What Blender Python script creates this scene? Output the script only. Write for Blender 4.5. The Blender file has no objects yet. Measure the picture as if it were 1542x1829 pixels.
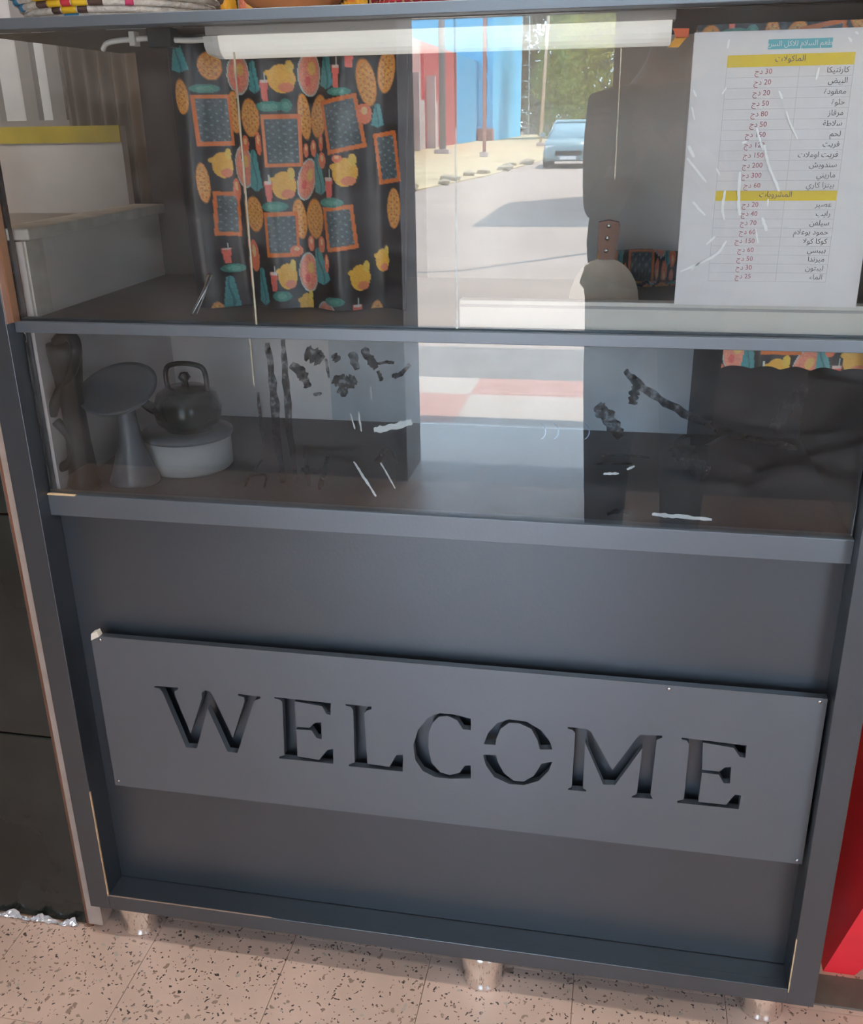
import bpy, bmesh, math, random
import numpy as np
from mathutils import Vector, Matrix
random.seed(7)
S = bpy.context.scene
C = S.collection

# ------------------------------------------------------------------ camera
CAM = Vector((0.0, -1.2, 1.368))
RC = np.array([[0.98178558, 0.05565195, -0.18165883],
               [0.18929969, -0.36809996, 0.91031206],
               [-0.01620796, -0.92811922, -0.37193013]])   # columns: right, down, forward
FPX = 1744.0
cd = bpy.data.cameras.new('camera')
cam = bpy.data.objects.new('camera', cd); C.objects.link(cam)
cd.sensor_fit = 'HORIZONTAL'; cd.sensor_width = 36.0; cd.lens = 36.0*FPX/1542.0
cd.clip_start = 0.02; cd.clip_end = 500
M = Matrix.Identity(4)
for i in range(3):
    M[i][0] = RC[i, 0]; M[i][1] = -RC[i, 1]; M[i][2] = -RC[i, 2]; M[i][3] = CAM[i]
cam.matrix_world = M
S.camera = cam

# ------------------------------------------------------------------ world, sun, exposure
w = bpy.data.worlds.new('sky'); S.world = w; w.use_nodes = True
bg = w.node_tree.nodes['Background']
bg.inputs['Color'].default_value = (0.55, 0.76, 1.0, 1)
bg.inputs['Strength'].default_value = 8.0
sd = bpy.data.lights.new('sun', 'SUN'); sd.energy = 16.0; sd.angle = 0.009; sd.color = (1.0, 0.93, 0.80)
so = bpy.data.objects.new('sun', sd); C.objects.link(so)
SUN_TRAVEL = Vector((-0.64*0.5, 0.77*0.5, -0.866))
so.rotation_euler = SUN_TRAVEL.to_track_quat('-Z', 'Y').to_euler(); so.location = (20, -40, 40)
S.view_settings.view_transform = 'Standard'
S.view_settings.look = 'None'
S.view_settings.gamma = 1.0
S.view_settings.exposure = 1.2
S.view_settings.use_curve_mapping = False
S.cycles.use_denoising = True
S.cycles.max_bounces = 8
S.cycles.diffuse_bounces = 4
S.cycles.glossy_bounces = 4
S.cycles.transparent_max_bounces = 16
S.cycles.sample_clamp_indirect = 12.0

# ------------------------------------------------------------------ helpers
def px(u, v, y):
    """point seen at photograph pixel (u, v) on the vertical plane at depth y"""
    d = RC @ np.array([u-771.0, v-914.0, FPX])
    t = (y - CAM.y)/d[1]
    return Vector((CAM.x+d[0]*t, y, CAM.z+d[2]*t))
GY = 0.030                                   # plane of the front glass
def street(u, v, depth):
    """real position of what the glass mirrors at pixel (u, v), depth metres along the mirrored view"""
    p = px(u, v, CAM.y+depth)
    return Vector((p.x, 2*GY-p.y, p.z))
def sy(depth):
    return 2*GY-(CAM.y+depth)

def newmat(name):
    m = bpy.data.materials.new(name); m.use_nodes = True
    return m, m.node_tree.nodes, m.node_tree.links, m.node_tree.nodes['Principled BSDF']
def mat(name, col, rough=0.5, metal=0.0, spec=0.5, var=0.0, vscale=20.0, bump=0.0, bscale=60.0, emit=None, coat=0.0, stretch=None):
    m, n, l, p = newmat(name)
    p.inputs['Base Color'].default_value = (*col, 1); p.inputs['Roughness'].default_value = rough
    p.inputs['Metallic'].default_value = metal; p.inputs['Specular IOR Level'].default_value = spec
    p.inputs['Coat Weight'].default_value = coat
    if var or bump:
        tc = n.new('ShaderNodeTexCoord'); mp = n.new('ShaderNodeMapping'); l.new(tc.outputs['Object'], mp.inputs['Vector'])
        if stretch: mp.inputs['Scale'].default_value = stretch
    if var:
        t = n.new('ShaderNodeTexNoise'); t.inputs['Scale'].default_value = vscale; t.inputs['Detail'].default_value = 6
        l.new(mp.outputs['Vector'], t.inputs['Vector'])
        r = n.new('ShaderNodeValToRGB')
        r.color_ramp.elements[0].position = 0.3; r.color_ramp.elements[1].position = 0.7
        r.color_ramp.elements[0].color = (*[max(0, c*(1-var)) for c in col], 1)
        r.color_ramp.elements[1].color = (*[min(1, c*(1+var)) for c in col], 1)
        l.new(t.outputs['Fac'], r.inputs['Fac']); l.new(r.outputs['Color'], p.inputs['Base Color'])
    if bump:
        t = n.new('ShaderNodeTexNoise'); t.inputs['Scale'].default_value = bscale; t.inputs['Detail'].default_value = 5
        l.new(mp.outputs['Vector'], t.inputs['Vector'])
        b = n.new('ShaderNodeBump'); b.inputs['Strength'].default_value = bump; b.inputs['Distance'].default_value = 0.01
        l.new(t.outputs['Fac'], b.inputs['Height']); l.new(b.outputs['Normal'], p.inputs['Normal'])
    if emit:
        p.inputs['Emission Color'].default_value = (*emit[0], 1); p.inputs['Emission Strength'].default_value = emit[1]
    return m

def link(name, me, m=None, parent=None):
    o = bpy.data.objects.new(name, me); C.objects.link(o)
    if m is not None and not me.materials: me.materials.append(m)
    if parent is not None: o.parent = parent
    return o
def mesh(name, vs, fs, m=None, parent=None, smooth=False):
    me = bpy.data.meshes.new(name)
    me.from_pydata([tuple(v) for v in vs], [], fs); me.update()
    if smooth:
        me.polygons.foreach_set('use_smooth', [True]*len(me.polygons))
    return link(name, me, m, parent)
def bm_obj(name, bm, m=None, parent=None, smooth=False):
    me = bpy.data.meshes.new(name); bmesh.ops.recalc_face_normals(bm, faces=bm.faces); bm.to_mesh(me); bm.free()
    if smooth: me.polygons.foreach_set('use_smooth', [True]*len(me.polygons))
    return link(name, me, m, parent)
def box_bm(bm, x0, x1, y0, y1, z0, z1, bev=0.0):
    r = bmesh.ops.create_cube(bm, size=1.0)
    for v in r['verts']:
        v.co = Vector(((x0+x1)/2+v.co.x*(x1-x0), (y0+y1)/2+v.co.y*(y1-y0), (z0+z1)/2+v.co.z*(z1-z0)))
    if bev:
        es = list({e for v in r['verts'] for e in v.link_edges})
        bmesh.ops.bevel(bm, geom=es, offset=bev, segments=2, affect='EDGES', profile=0.5)
def box(name, x0, x1, y0, y1, z0, z1, m, parent=None, bev=0.0):
    bm = bmesh.new(); box_bm(bm, x0, x1, y0, y1, z0, z1, bev)
    return bm_obj(name, bm, m, parent)
def lathe(name, prof, m, parent=None, seg=32, loc=(0, 0, 0), smooth=True, tilt=None):
    vs, fs = [], []
    T = tilt or Matrix.Identity(3)
    for r, z in prof:
        for k in range(seg):
            a = 2*math.pi*k/seg
            vs.append(Vector(loc)+T @ Vector((r*math.cos(a), r*math.sin(a), z)))
    for i in range(len(prof)-1):
        for k in range(seg):
            a, b = i*seg+k, i*seg+(k+1) % seg
            fs.append((a, b, b+seg, a+seg))
    if prof[0][0] > 1e-6: fs.append(tuple(range(seg-1, -1, -1)))
    if prof[-1][0] > 1e-6: fs.append(tuple(range((len(prof)-1)*seg, len(prof)*seg)))
    bm = bmesh.new(); vv = [bm.verts.new(v) for v in vs]
    for f in fs:
        try: bm.faces.new([vv[i] for i in f])
        except ValueError: pass
    bmesh.ops.remove_doubles(bm, verts=bm.verts, dist=1e-6)
    return bm_obj(name, bm, m, parent, smooth)
def tube_bm(bm, pts, rad, seg=10, flat=1.0):
    pts = [Vector(p) for p in pts]; n = len(pts)
    rads = rad if isinstance(rad, (list, tuple)) else [rad]*n
    rings = []; up = Vector((0.13, 0.31, 0.94)).normalized()
    prev = None
    for i, p in enumerate(pts):
        t = (pts[min(i+1, n-1)]-pts[max(i-1, 0)]).normalized()
        s = t.cross(up if prev is None else prev[1])
        if s.length < 1e-4: s = t.cross(Vector((1, 0, 0)))
        s.normalize(); q = s.cross(t).normalized(); prev = (s, q)
        rings.append([bm.verts.new(p+(s*math.cos(2*math.pi*k/seg)+q*math.sin(2*math.pi*k/seg)*flat)*rads[i]) for k in range(seg)])
    for a, b in zip(rings, rings[1:]):
        for k in range(seg):
            bm.faces.new((a[k], a[(k+1) % seg], b[(k+1) % seg], b[k]))
    bm.faces.new(rings[0][::-1]); bm.faces.new(rings[-1])
def tube(name, pts, rad, m, parent=None, seg=10, flat=1.0):
    bm = bmesh.new(); tube_bm(bm, pts, rad, seg, flat)
    return bm_obj(name, bm, m, parent, True)
def spline(pts, n=8):
    pts = [Vector(p) for p in pts]; out = []
    for i in range(len(pts)-1):
        a, b, c, d = pts[max(i-1, 0)], pts[i], pts[i+1], pts[min(i+2, len(pts)-1)]
        for k in range(n):
            t = k/n
            out.append(0.5*((2*b)+(c-a)*t+(2*a-5*b+4*c-d)*t*t+(3*b-a-3*c+d)*t**3))
    out.append(pts[-1]); return out
def prism(name, poly, y0, y1, m, parent=None):
    """closed outline in (x, z) extruded from y0 to y1"""
    bm = bmesh.new()
    a = [bm.verts.new((x, y0, z)) for x, z in poly]; b = [bm.verts.new((x, y1, z)) for x, z in poly]
    n = len(poly); bm.faces.new(a); bm.faces.new(b[::-1])
    for i in range(n): bm.faces.new((a[i], b[i], b[(i+1) % n], a[(i+1) % n]))
    bmesh.ops.triangulate(bm, faces=[f for f in bm.faces if len(f.verts) > 4])
    return bm_obj(name, bm, m, parent)
def empty(name, loc=(0, 0, 0)):
    o = bpy.data.objects.new(name, None); C.objects.link(o); o.location = loc; o.empty_display_size = 0.1
    return o
def tag(o, label=None, cat=None, group=None, kind=None):
    if label: o['label'] = label
    if cat: o['category'] = cat
    if group: o['group'] = group
    if kind: o['kind'] = kind
    return o
def struct(o, label, cat):
    return tag(o, label, cat, kind='structure')
def rebase(root):
    """move an Empty root to the base of its parts; the parts keep their place"""
    bpy.context.view_layer.update()
    lo = Vector((1e9,)*3); hi = Vector((-1e9,)*3)
    def walk(o):
        nonlocal lo, hi
        if o.type == 'MESH':
            for c in o.bound_box:
                p = o.matrix_world @ Vector(c)
                lo = Vector(map(min, lo, p)); hi = Vector(map(max, hi, p))
        for c in o.children: walk(c)
    walk(root)
    loc = Vector(((lo.x+hi.x)/2, (lo.y+hi.y)/2, lo.z))
    root.location = loc
    for c in root.children: c.location = c.location-loc
def text_mesh(name, body, size, loc, m, parent, align='CENTER', depth=0.0002, xscale=1.0, shear=0.0):
    cu = bpy.data.curves.new(name, 'FONT'); cu.body = body; cu.size = size; cu.align_x = align; cu.align_y = 'CENTER'
    cu.extrude = depth/2; cu.resolution_u = 2; cu.shear = shear
    o = bpy.data.objects.new(name, cu); C.objects.link(o)
    dg = bpy.context.evaluated_depsgraph_get()
    me = bpy.data.meshes.new_from_object(o.evaluated_get(dg))
    bpy.data.objects.remove(o); bpy.data.curves.remove(cu)
    for v in me.vertices:
        x, y, z = v.co; v.co = Vector((loc[0]+x*xscale, loc[1]-z, loc[2]+y))
    me.materials.clear()
    return link(name, me, m, parent)

# ------------------------------------------------------------------ materials
def glass_mat(name, ior, dust=0.0, tint=(0.95, 0.96, 0.95)):
    m, n, l, p = newmat(name); n.remove(p); out = n['Material Output']
    tr = n.new('ShaderNodeBsdfTransparent'); tr.inputs['Color'].default_value = (*tint, 1)
    gl = n.new('ShaderNodeBsdfGlossy'); gl.inputs['Roughness'].default_value = 0.0; gl.inputs['Color'].default_value = (1, 1, 1, 1)
    fr = n.new('ShaderNodeFresnel'); fr.inputs['IOR'].default_value = ior
    mx = n.new('ShaderNodeMixShader'); l.new(fr.outputs['Fac'], mx.inputs['Fac'])
    l.new(tr.outputs['BSDF'], mx.inputs[1]); l.new(gl.outputs['BSDF'], mx.inputs[2])
    last = mx
    if dust:
        df = n.new('ShaderNodeBsdfDiffuse'); df.inputs['Color'].default_value = (0.55, 0.56, 0.58, 1)
        tc = n.new('ShaderNodeTexCoord'); nz = n.new('ShaderNodeTexNoise'); nz.inputs['Scale'].default_value = 9; nz.inputs['Detail'].default_value = 9
        nz.inputs['Distortion'].default_value = 0.8
        mp = n.new('ShaderNodeMapping'); mp.inputs['Scale'].default_value = (1, 1, 2.6)
        l.new(tc.outputs['Object'], mp.inputs['Vector']); l.new(mp.outputs['Vector'], nz.inputs['Vector'])
        rp = n.new('ShaderNodeValToRGB'); rp.color_ramp.elements[0].position = 0.38; rp.color_ramp.elements[1].position = 0.78
        rp.color_ramp.elements[0].color = (0.15*dust,)*3+(1,); rp.color_ramp.elements[1].color = (dust,)*3+(1,)
        l.new(nz.outputs['Fac'], rp.inputs['Fac'])
        m2 = n.new('ShaderNodeMixShader'); l.new(rp.outputs['Color'], m2.inputs['Fac'])
        l.new(mx.outputs['Shader'], m2.inputs[1]); l.new(df.outputs['BSDF'], m2.inputs[2]); last = m2
    l.new(last.outputs['Shader'], out.inputs['Surface'])
    return m
GLASS = glass_mat('clear_glass', 1.50, 0.045)
GLASS_LOW = glass_mat('dusty_glass', 1.53, 0.05)
LAM = mat('black_laminate', (0.009, 0.012, 0.017), 0.40, spec=1.0, var=0.25, vscale=5, bump=0.03, bscale=160)
LAM_SIGN = mat('black_laminate_sign', (0.030, 0.036, 0.046), 0.46, spec=1.0, var=0.2, vscale=4, bump=0.03, bscale=160)
for _m, _i in ((LAM, 1.76), (LAM_SIGN, 1.9)):
    _m.node_tree.nodes['Principled BSDF'].inputs['IOR'].default_value = _i
    _m.node_tree.nodes['Principled BSDF'].inputs['Specular Tint'].default_value = (0.80, 0.90, 1.0, 1)
LAM_IN = mat('dark_interior_board', (0.045, 0.043, 0.045), 0.5, var=0.3, vscale=7)
RAWEDGE = mat('raw_board_edge', (0.62, 0.44, 0.26), 0.7, var=0.25, vscale=60)
CHROME = mat('chrome', (0.82, 0.80, 0.78), 0.12, metal=1.0)
WHITE = mat('white_plastic', (0.80, 0.78, 0.75), 0.35)
WHITEBOARD = mat('off_white_board', (0.84, 0.77, 0.73), 0.5, var=0.06, vscale=6)
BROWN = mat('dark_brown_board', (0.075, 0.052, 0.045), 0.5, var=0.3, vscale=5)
TAUPE = mat('taupe_board', (0.76, 0.65, 0.57), 0.55, var=0.12, vscale=5)
STEEL = mat('steel', (0.6, 0.6, 0.6), 0.25, metal=1.0)

def terrazzo():
    m, n, l, p = newmat('terrazzo')
    g = n.new('ShaderNodeNewGeometry')
    nz = n.new('ShaderNodeTexNoise'); nz.inputs['Scale'].default_value = 60; nz.inputs['Detail'].default_value = 3
    l.new(g.outputs['Position'], nz.inputs['Vector'])
    mixv = n.new('ShaderNodeMix'); mixv.data_type = 'VECTOR'; mixv.inputs['Factor'].default_value = 0.028
    l.new(g.outputs['Position'], mixv.inputs[4]); l.new(nz.outputs['Color'], mixv.inputs[5])
    big = n.new('ShaderNodeTexNoise'); big.inputs['Scale'].default_value = 5; big.inputs['Detail'].default_value = 4
    l.new(g.outputs['Position'], big.inputs['Vector'])
    base = n.new('ShaderNodeValToRGB'); base.color_ramp.elements[0].position = 0.35; base.color_ramp.elements[1].position = 0.68
    base.color_ramp.elements[0].color = (0.62, 0.45, 0.36, 1); base.color_ramp.elements[1].color = (0.78, 0.56, 0.455, 1)
    l.new(big.outputs['Fac'], base.inputs['Fac'])
    cur = base.outputs['Color']
    for sc, thr, ramp in ((62, 0.27, [(0.0, (0.36, 0.25, 0.19)), (0.22, (0.52, 0.44, 0.37)), (0.34, None)]),
                          (135, 0.30, [(0.0, (0.07, 0.055, 0.05)), (0.26, (0.24, 0.15, 0.11)), (0.46, None)])):
        v = n.new('ShaderNodeTexVoronoi'); v.inputs['Scale'].default_value = sc
        l.new(mixv.outputs[1], v.inputs['Vector'])
        sep = n.new('ShaderNodeSeparateColor'); l.new(v.outputs['Color'], sep.inputs['Color'])
        lt = n.new('ShaderNodeMath'); lt.operation = 'LESS_THAN'; lt.inputs[1].default_value = thr; l.new(v.outputs['Distance'], lt.inputs[0])
        pick = n.new('ShaderNodeMath'); pick.operation = 'LESS_THAN'; pick.inputs[1].default_value = ramp[2][0]; l.new(sep.outputs['Red'], pick.inputs[0])
        msk = n.new('ShaderNodeMath'); msk.operation = 'MULTIPLY'; l.new(lt.outputs[0], msk.inputs[0]); l.new(pick.outputs[0], msk.inputs[1])
        cr = n.new('ShaderNodeValToRGB'); cr.color_ramp.interpolation = 'CONSTANT'
        cr.color_ramp.elements[0].color = (*ramp[0][1], 1); cr.color_ramp.elements[1].position = ramp[1][0]; cr.color_ramp.elements[1].color = (*ramp[1][1], 1)
        l.new(sep.outputs['Red'], cr.inputs['Fac'])
        mx = n.new('ShaderNodeMix'); mx.data_type = 'RGBA'; l.new(msk.outputs[0], mx.inputs['Factor'])
        l.new(cur, mx.inputs[6]); l.new(cr.outputs['Color'], mx.inputs[7]); cur = mx.outputs[2]
    l.new(cur, p.inputs['Base Color']); p.inputs['Roughness'].default_value = 0.35
    return m
TERRAZZO = terrazzo()

# ------------------------------------------------------------------ the shop shell
XL, XR, YF, YB, ZC = -2.27, 1.98, -2.42, 0.83, 2.75
floor = struct(box('floor', XL, XR, YF-0.25, YB, -0.06, -0.004, mat('grout', (0.40, 0.30, 0.25), 0.8)), 'pink terrazzo tile floor of the shop', 'floor')
tile_me = None
nx, ny = 17, 13
for i in range(nx):
    for j in range(ny):
        if tile_me is None:
            t = box('tile', 0.0005, 0.2495, 0.0005, 0.2495, -0.004, 0.0, TERRAZZO, floor, bev=0.0004); tile_me = t.data
        else:
            t = link('tile', tile_me, None, floor)
        t.location = (XL+0.25*i, YF+0.25*j, 0)
PLASTER = mat('cream_plaster', (0.38, 0.34, 0.30), 0.8, var=0.06, vscale=3, bump=0.05, bscale=40)
OCHRE = mat('ochre_plaster', (0.50, 0.34, 0.18), 0.8, var=0.08, vscale=3, bump=0.05, bscale=40)
TERRA = mat('terracotta_plaster', (0.42, 0.24, 0.17), 0.8, var=0.08, vscale=3, bump=0.05, bscale=40)
CEIL = mat('ceiling_white', (0.72, 0.71, 0.69), 0.8, var=0.03, vscale=3)
struct(box('ceiling', XL, XR, YF-0.25, YB+0.15, ZC, ZC+0.15, CEIL), 'plain white ceiling of the shop', 'ceiling')
struct(box('wall_left', XL-0.15, XL, YF-0.25, YB+0.15, -0.06, ZC, PLASTER), 'cream plastered wall on the left', 'wall')
struct(box('wall_right', XR, XR+0.15, YF-0.25, YB+0.15, -0.06, ZC, TERRA), 'terracotta plastered wall on the right', 'wall')
# back wall with a small window high on the left
WX0, WX1, WZ0, WZ1 = -1.62, -1.13, 1.37, 1.72
bm = bmesh.new()
for a in ((XL, WX0, -0.06, ZC), (WX1, XR, -0.06, ZC), (WX0, WX1, -0.06, WZ0), (WX0, WX1, WZ1, ZC)):
    box_bm(bm, a[0], a[1], YB, YB+0.15, a[2], a[3])
struct(bm_obj('wall_back', bm, OCHRE), 'ochre plastered wall behind the counter', 'wall')
# front wall with the open doorway
DX0, DX1, DZ1 = -0.828, -0.078, 2.10
bm = bmesh.new()
FWX0, FWX1, FWZ0, FWZ1 = 1.00, 1.92, 0.40, 2.40
for a in ((XL, DX0, -0.06, ZC), (DX1, FWX0, -0.06, ZC), (FWX1, XR, -0.06, ZC), (FWX0, FWX1, -0.06, FWZ0), (FWX0, FWX1, FWZ1, ZC), (DX0, DX1, DZ1, ZC)):
    box_bm(bm, a[0], a[1], YF-0.25, YF, a[2], a[3])
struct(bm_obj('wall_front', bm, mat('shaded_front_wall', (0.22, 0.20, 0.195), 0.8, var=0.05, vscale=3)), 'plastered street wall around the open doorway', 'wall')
bm = bmesh.new()
box_bm(bm, DX0-0.05, DX0+0.0, YF, YF+0.02, 0, DZ1+0.05); box_bm(bm, DX1, DX1+0.05, YF, YF+0.02, 0, DZ1+0.05); box_bm(bm, DX0, DX1, YF, YF+0.02, DZ1, DZ1+0.05)
struct(bm_obj('trim_1', bm, mat('door_trim', (0.12, 0.11, 0.11), 0.5)), 'dark trim around the open street doorway', 'trim')
wm = mat('window_frame_grey', (0.36, 0.34, 0.33), 0.5)
wp = mat('window_pale_pane', (0.80, 0.79, 0.78), 0.25, var=0.1, vscale=8)
win = struct(empty('window_1', ((WX0+WX1)/2, YB+0.05, WZ0)), 'pale pane window with grey mullions behind the counter', 'window')
def wpart(name, x0, x1, z0, z1, y0, y1, m):
    o = box(name, x0-win.location.x, x1-win.location.x, y0-win.location.y, y1-win.location.y, z0-WZ0, z1-WZ0, m, win)
    return o
for x0, x1 in ((-1.62, -1.42), (-1.345, -1.285), (-1.255, -1.222), (-1.19, -1.165)):
    wpart('pane', x0, x1, WZ0+0.012, WZ1-0.012, YB+0.05, YB+0.056, wp)
for x0, x1 in ((-1.42, -1.345), (-1.285, -1.255), (-1.222, -1.19), (-1.165, -1.13)):
    wpart('mullion', x0, x1, WZ0+0.012, WZ1-0.012, YB+0.03, YB+0.075, wm)
wpart('frame', WX0, WX1, WZ0, WZ0+0.012, YB+0.02, YB+0.09, wm); wpart('frame', WX0, WX1, WZ1-0.012, WZ1, YB+0.02, YB+0.09, wm)
w2 = struct(empty('fill_window', ((FWX0+FWX1)/2, YF-0.12, FWZ0)), 'unseen window added beside the street door to light the cabinet', 'window')  # unseen window, added to bring daylight in from the front right
def w2part(name, x0, x1, y0, y1, z0, z1, m):
    return box(name, x0-w2.location.x, x1-w2.location.x, y0-w2.location.y, y1-w2.location.y, z0-FWZ0, z1-FWZ0, m, w2)
for x0, x1, z0, z1 in ((FWX0, FWX0+0.04, FWZ0, FWZ1), (FWX1-0.04, FWX1, FWZ0, FWZ1), (FWX0+0.04, FWX1-0.04, FWZ0, FWZ0+0.04), (FWX0+0.04, FWX1-0.04, FWZ1-0.04, FWZ1)):
    w2part('frame', x0, x1, YF-0.15, YF-0.09, z0, z1, wm)
w2part('pane', FWX0+0.04, FWX1-0.04, YF-0.123, YF-0.117, FWZ0+0.04, FWZ1-0.04, GLASS)
# stool's shade painted as a dark strip on the floor at the right
struct(box('stool_shade_strip', 0.36, XR, 0.090, 0.155, 0.0, 0.004, mat('stool_shade_tone', (0.14, 0.12, 0.10), 0.5, var=0.2, vscale=20), bev=0.001), 'dark floor strip painted as shade of the stool beside the cabinet', 'trim')

# unseen ceiling battens, added to light the shop from above
TUBE_ON = mat('lit_tube', (0.9, 0.9, 0.9), 0.4, emit=((1.0, 0.96, 0.90), 5.0))
def batten(x, y, label):
    r = empty('fill_batten', (x, y, ZC-0.05)); tag(r, label, 'lamp', 'added ceiling battens')
    box('batten_base', -0.62, 0.62, -0.03, 0.03, 0.02, 0.05, WHITE, r, 0.004)
    tube('lamp_tube', [(-0.6, 0, 0.0), (0.6, 0, 0.0)], 0.014, TUBE_ON, r, 12)
    ld = bpy.data.lights.new('fill_light', 'AREA'); ld.shape = 'RECTANGLE'; ld.size = 1.2; ld.size_y = 0.08; ld.energy = 9; ld.color = (1.0, 0.95, 0.88)
    lo = bpy.data.objects.new('fill_light', ld); C.objects.link(lo); lo.location = (x, y, ZC-0.075)
batten(-0.5, -0.75, 'unseen ceiling batten added as fill light nearest the cabinet')
batten(0.9, -1.75, 'unseen ceiling batten added as fill light nearest the street door')

# ------------------------------------------------------------------ the display cabinet
PLx0, PLx1, PRx0, PRx1 = -0.866, -0.828, 0.307, 0.347
ZB0, ZB1 = 0.090, 0.120
ZTOP0, ZTOP1 = 1.479, 1.4915
DEPTH = 0.50
INX0, INX1 = PLx1, PRx0
cab = empty('display_cabinet')
tag(cab, 'tall black wooden display cabinet with glass front standing on chrome feet', 'cabinet')
box('post', PLx0, PLx1, 0, 0.05, ZB0, ZTOP0, LAM, cab, 0.0008)
box('post', PRx0, PRx1, 0, 0.05, ZB0, ZTOP0, LAM, cab, 0.0008)
box('bottom_rail', INX0, INX1, 0, 0.018, ZB0, ZB1, LAM, cab, 0.0008)
box('bottom_board', INX0, INX1, 0.018, DEPTH, ZB0, ZB1-0.0012, LAM, cab)
ZM1, ZM0 = 0.861, 0.827
box('middle_rail', INX0, INX1, 0.026, 0.049, ZM0, ZM1, LAM_SIGN, cab, 0.0008)
box('front_panel', INX0, INX1, 0.050, 0.062, ZB1, ZM0+0.01, LAM, cab)
ZS1, ZS0 = 1.119, 1.104
box('shelf_rail', INX0, INX1, 0.018, 0.0285, ZS0, ZS1, LAM_SIGN, cab, 0.0008)
box('shelf_rail_lip', INX0, INX1, 0.0365, 0.048, ZS0-0.004, ZS1+0.002, LAM, cab, 0.0008)
box('shelf_board', INX0, INX1, 0.05, DEPTH-0.02, ZS0-0.002, ZS1-0.002, mat('shelf_board_brown', (0.16, 0.125, 0.11), 0.5, var=0.2, vscale=6), cab)
box('compartment_floor', INX0, INX1, 0.05, DEPTH-0.02, ZM1-0.024, ZM1-0.006, LAM_IN, cab)
box('top_rail', PLx0, PRx1, -0.004, 0.026, ZTOP0, ZTOP1, LAM_SIGN, cab, 0.0008)
box('top_board', PLx0, PRx1, 0.026, DEPTH, ZTOP0+0.004, ZTOP1-0.001, mat('top_board_grey', (0.22, 0.20, 0.19), 0.6), cab)
box('lower_side_panel', PLx0, PLx1-0.002, 0.05, DEPTH, ZB0, 1.10, LAM, cab)
box('side_panel', PRx0+0.002, PRx1, 0.05, DEPTH, ZB0, ZTOP0, LAM, cab)
box('inner_side_panel', PLx1-0.002, PLx1+0.008, 0.055, DEPTH-0.02, ZS1-0.002, 1.222, WHITEBOARD, cab)
box('inner_side_panel', PLx1-0.002, PLx1+0.004, 0.055, DEPTH-0.02, ZM1-0.006, ZS0-0.002, mat('grey_inner_side', (0.74, 0.66, 0.64), 0.5), cab)
MARBLE = mat('pale_marble', (0.74, 0.69, 0.62), 0.4, var=0.15, vscale=30)
box('marble_ledge', PLx0, PLx1+0.022, 0.052, DEPTH-0.02, 1.224, 1.240, MARBLE, cab, 0.002)
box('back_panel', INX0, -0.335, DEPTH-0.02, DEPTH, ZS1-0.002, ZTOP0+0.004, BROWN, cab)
box('back_panel', -0.335, INX1, DEPTH-0.02, DEPTH, ZS1-0.002, ZTOP0+0.004, TAUPE, cab)
box('lower_back_panel', INX0, -0.52, DEPTH-0.02, DEPTH, ZB0, ZS1-0.002, mat('pink_grey_board', (0.78, 0.69, 0.67), 0.5, var=0.08, vscale=5), cab)
box('lower_back_panel', -0.52, 0.12, DEPTH-0.02, DEPTH, ZB0, ZS1-0.002, mat('grey_board', (0.54, 0.54, 0.57), 0.5, var=0.2, vscale=6), cab)
box('lower_back_panel', 0.12, INX1, DEPTH-0.02, DEPTH, ZB0, ZS1-0.002, LAM_IN, cab)
box('white_strip', PLx1+0.008, PLx1+0.0105, 0.060, 0.102, ZS1, 1.222, MARBLE, cab)
# raw edges where the laminate stops
box('edge_strip', PLx1-0.0009, PLx1+0.0003, -0.0004, 0.003, ZB1-0.002, 0.34, RAWEDGE, cab)
box('edge_strip', PRx0-0.0003, PRx0+0.0012, -0.0004, 0.003, ZB1-0.006, 0.22, RAWEDGE, cab)
box('edge_strip', INX0, INX0+0.30, -0.0004, 0.002, ZB1-0.0005, ZB1+0.0003, mat('worn_edge', (0.30, 0.22, 0.18), 0.6), cab)
box('edge_strip', INX0+0.0, INX0+0.045, 0.0252, 0.030, ZM1-0.001, ZM1+0.0006, RAWEDGE, cab)
box('edge_trim', PLx1-0.0005, PLx1+0.004, 0.012, 0.0275, ZS1, ZTOP0, mat('bronze_trim', (0.36, 0.20, 0.12), 0.3, metal=0.6), cab)
box('edge_trim', PLx1-0.0005, PLx1+0.0015, 0.001, 0.012, ZS1, ZTOP0, mat('bare_wood_reveal', (0.30, 0.18, 0.14), 0.5, var=0.2, vscale=20), cab)
# white track along the foot of the right-hand panes
box('sliding_track', px(822, 560, 0.045).x, INX1-0.002, 0.040, 0.060, ZS1-0.001, px(1200, 541, 0.04).z, mat('track_cream', (0.60, 0.56, 0.51), 0.4), cab, 0.001)
box('track_groove', px(822, 560, 0.045).x, INX1-0.002, 0.0385, 0.040, ZS1+0.028, ZS1+0.031, mat('groove_grey', (0.35, 0.33, 0.32), 0.5), cab)
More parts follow.
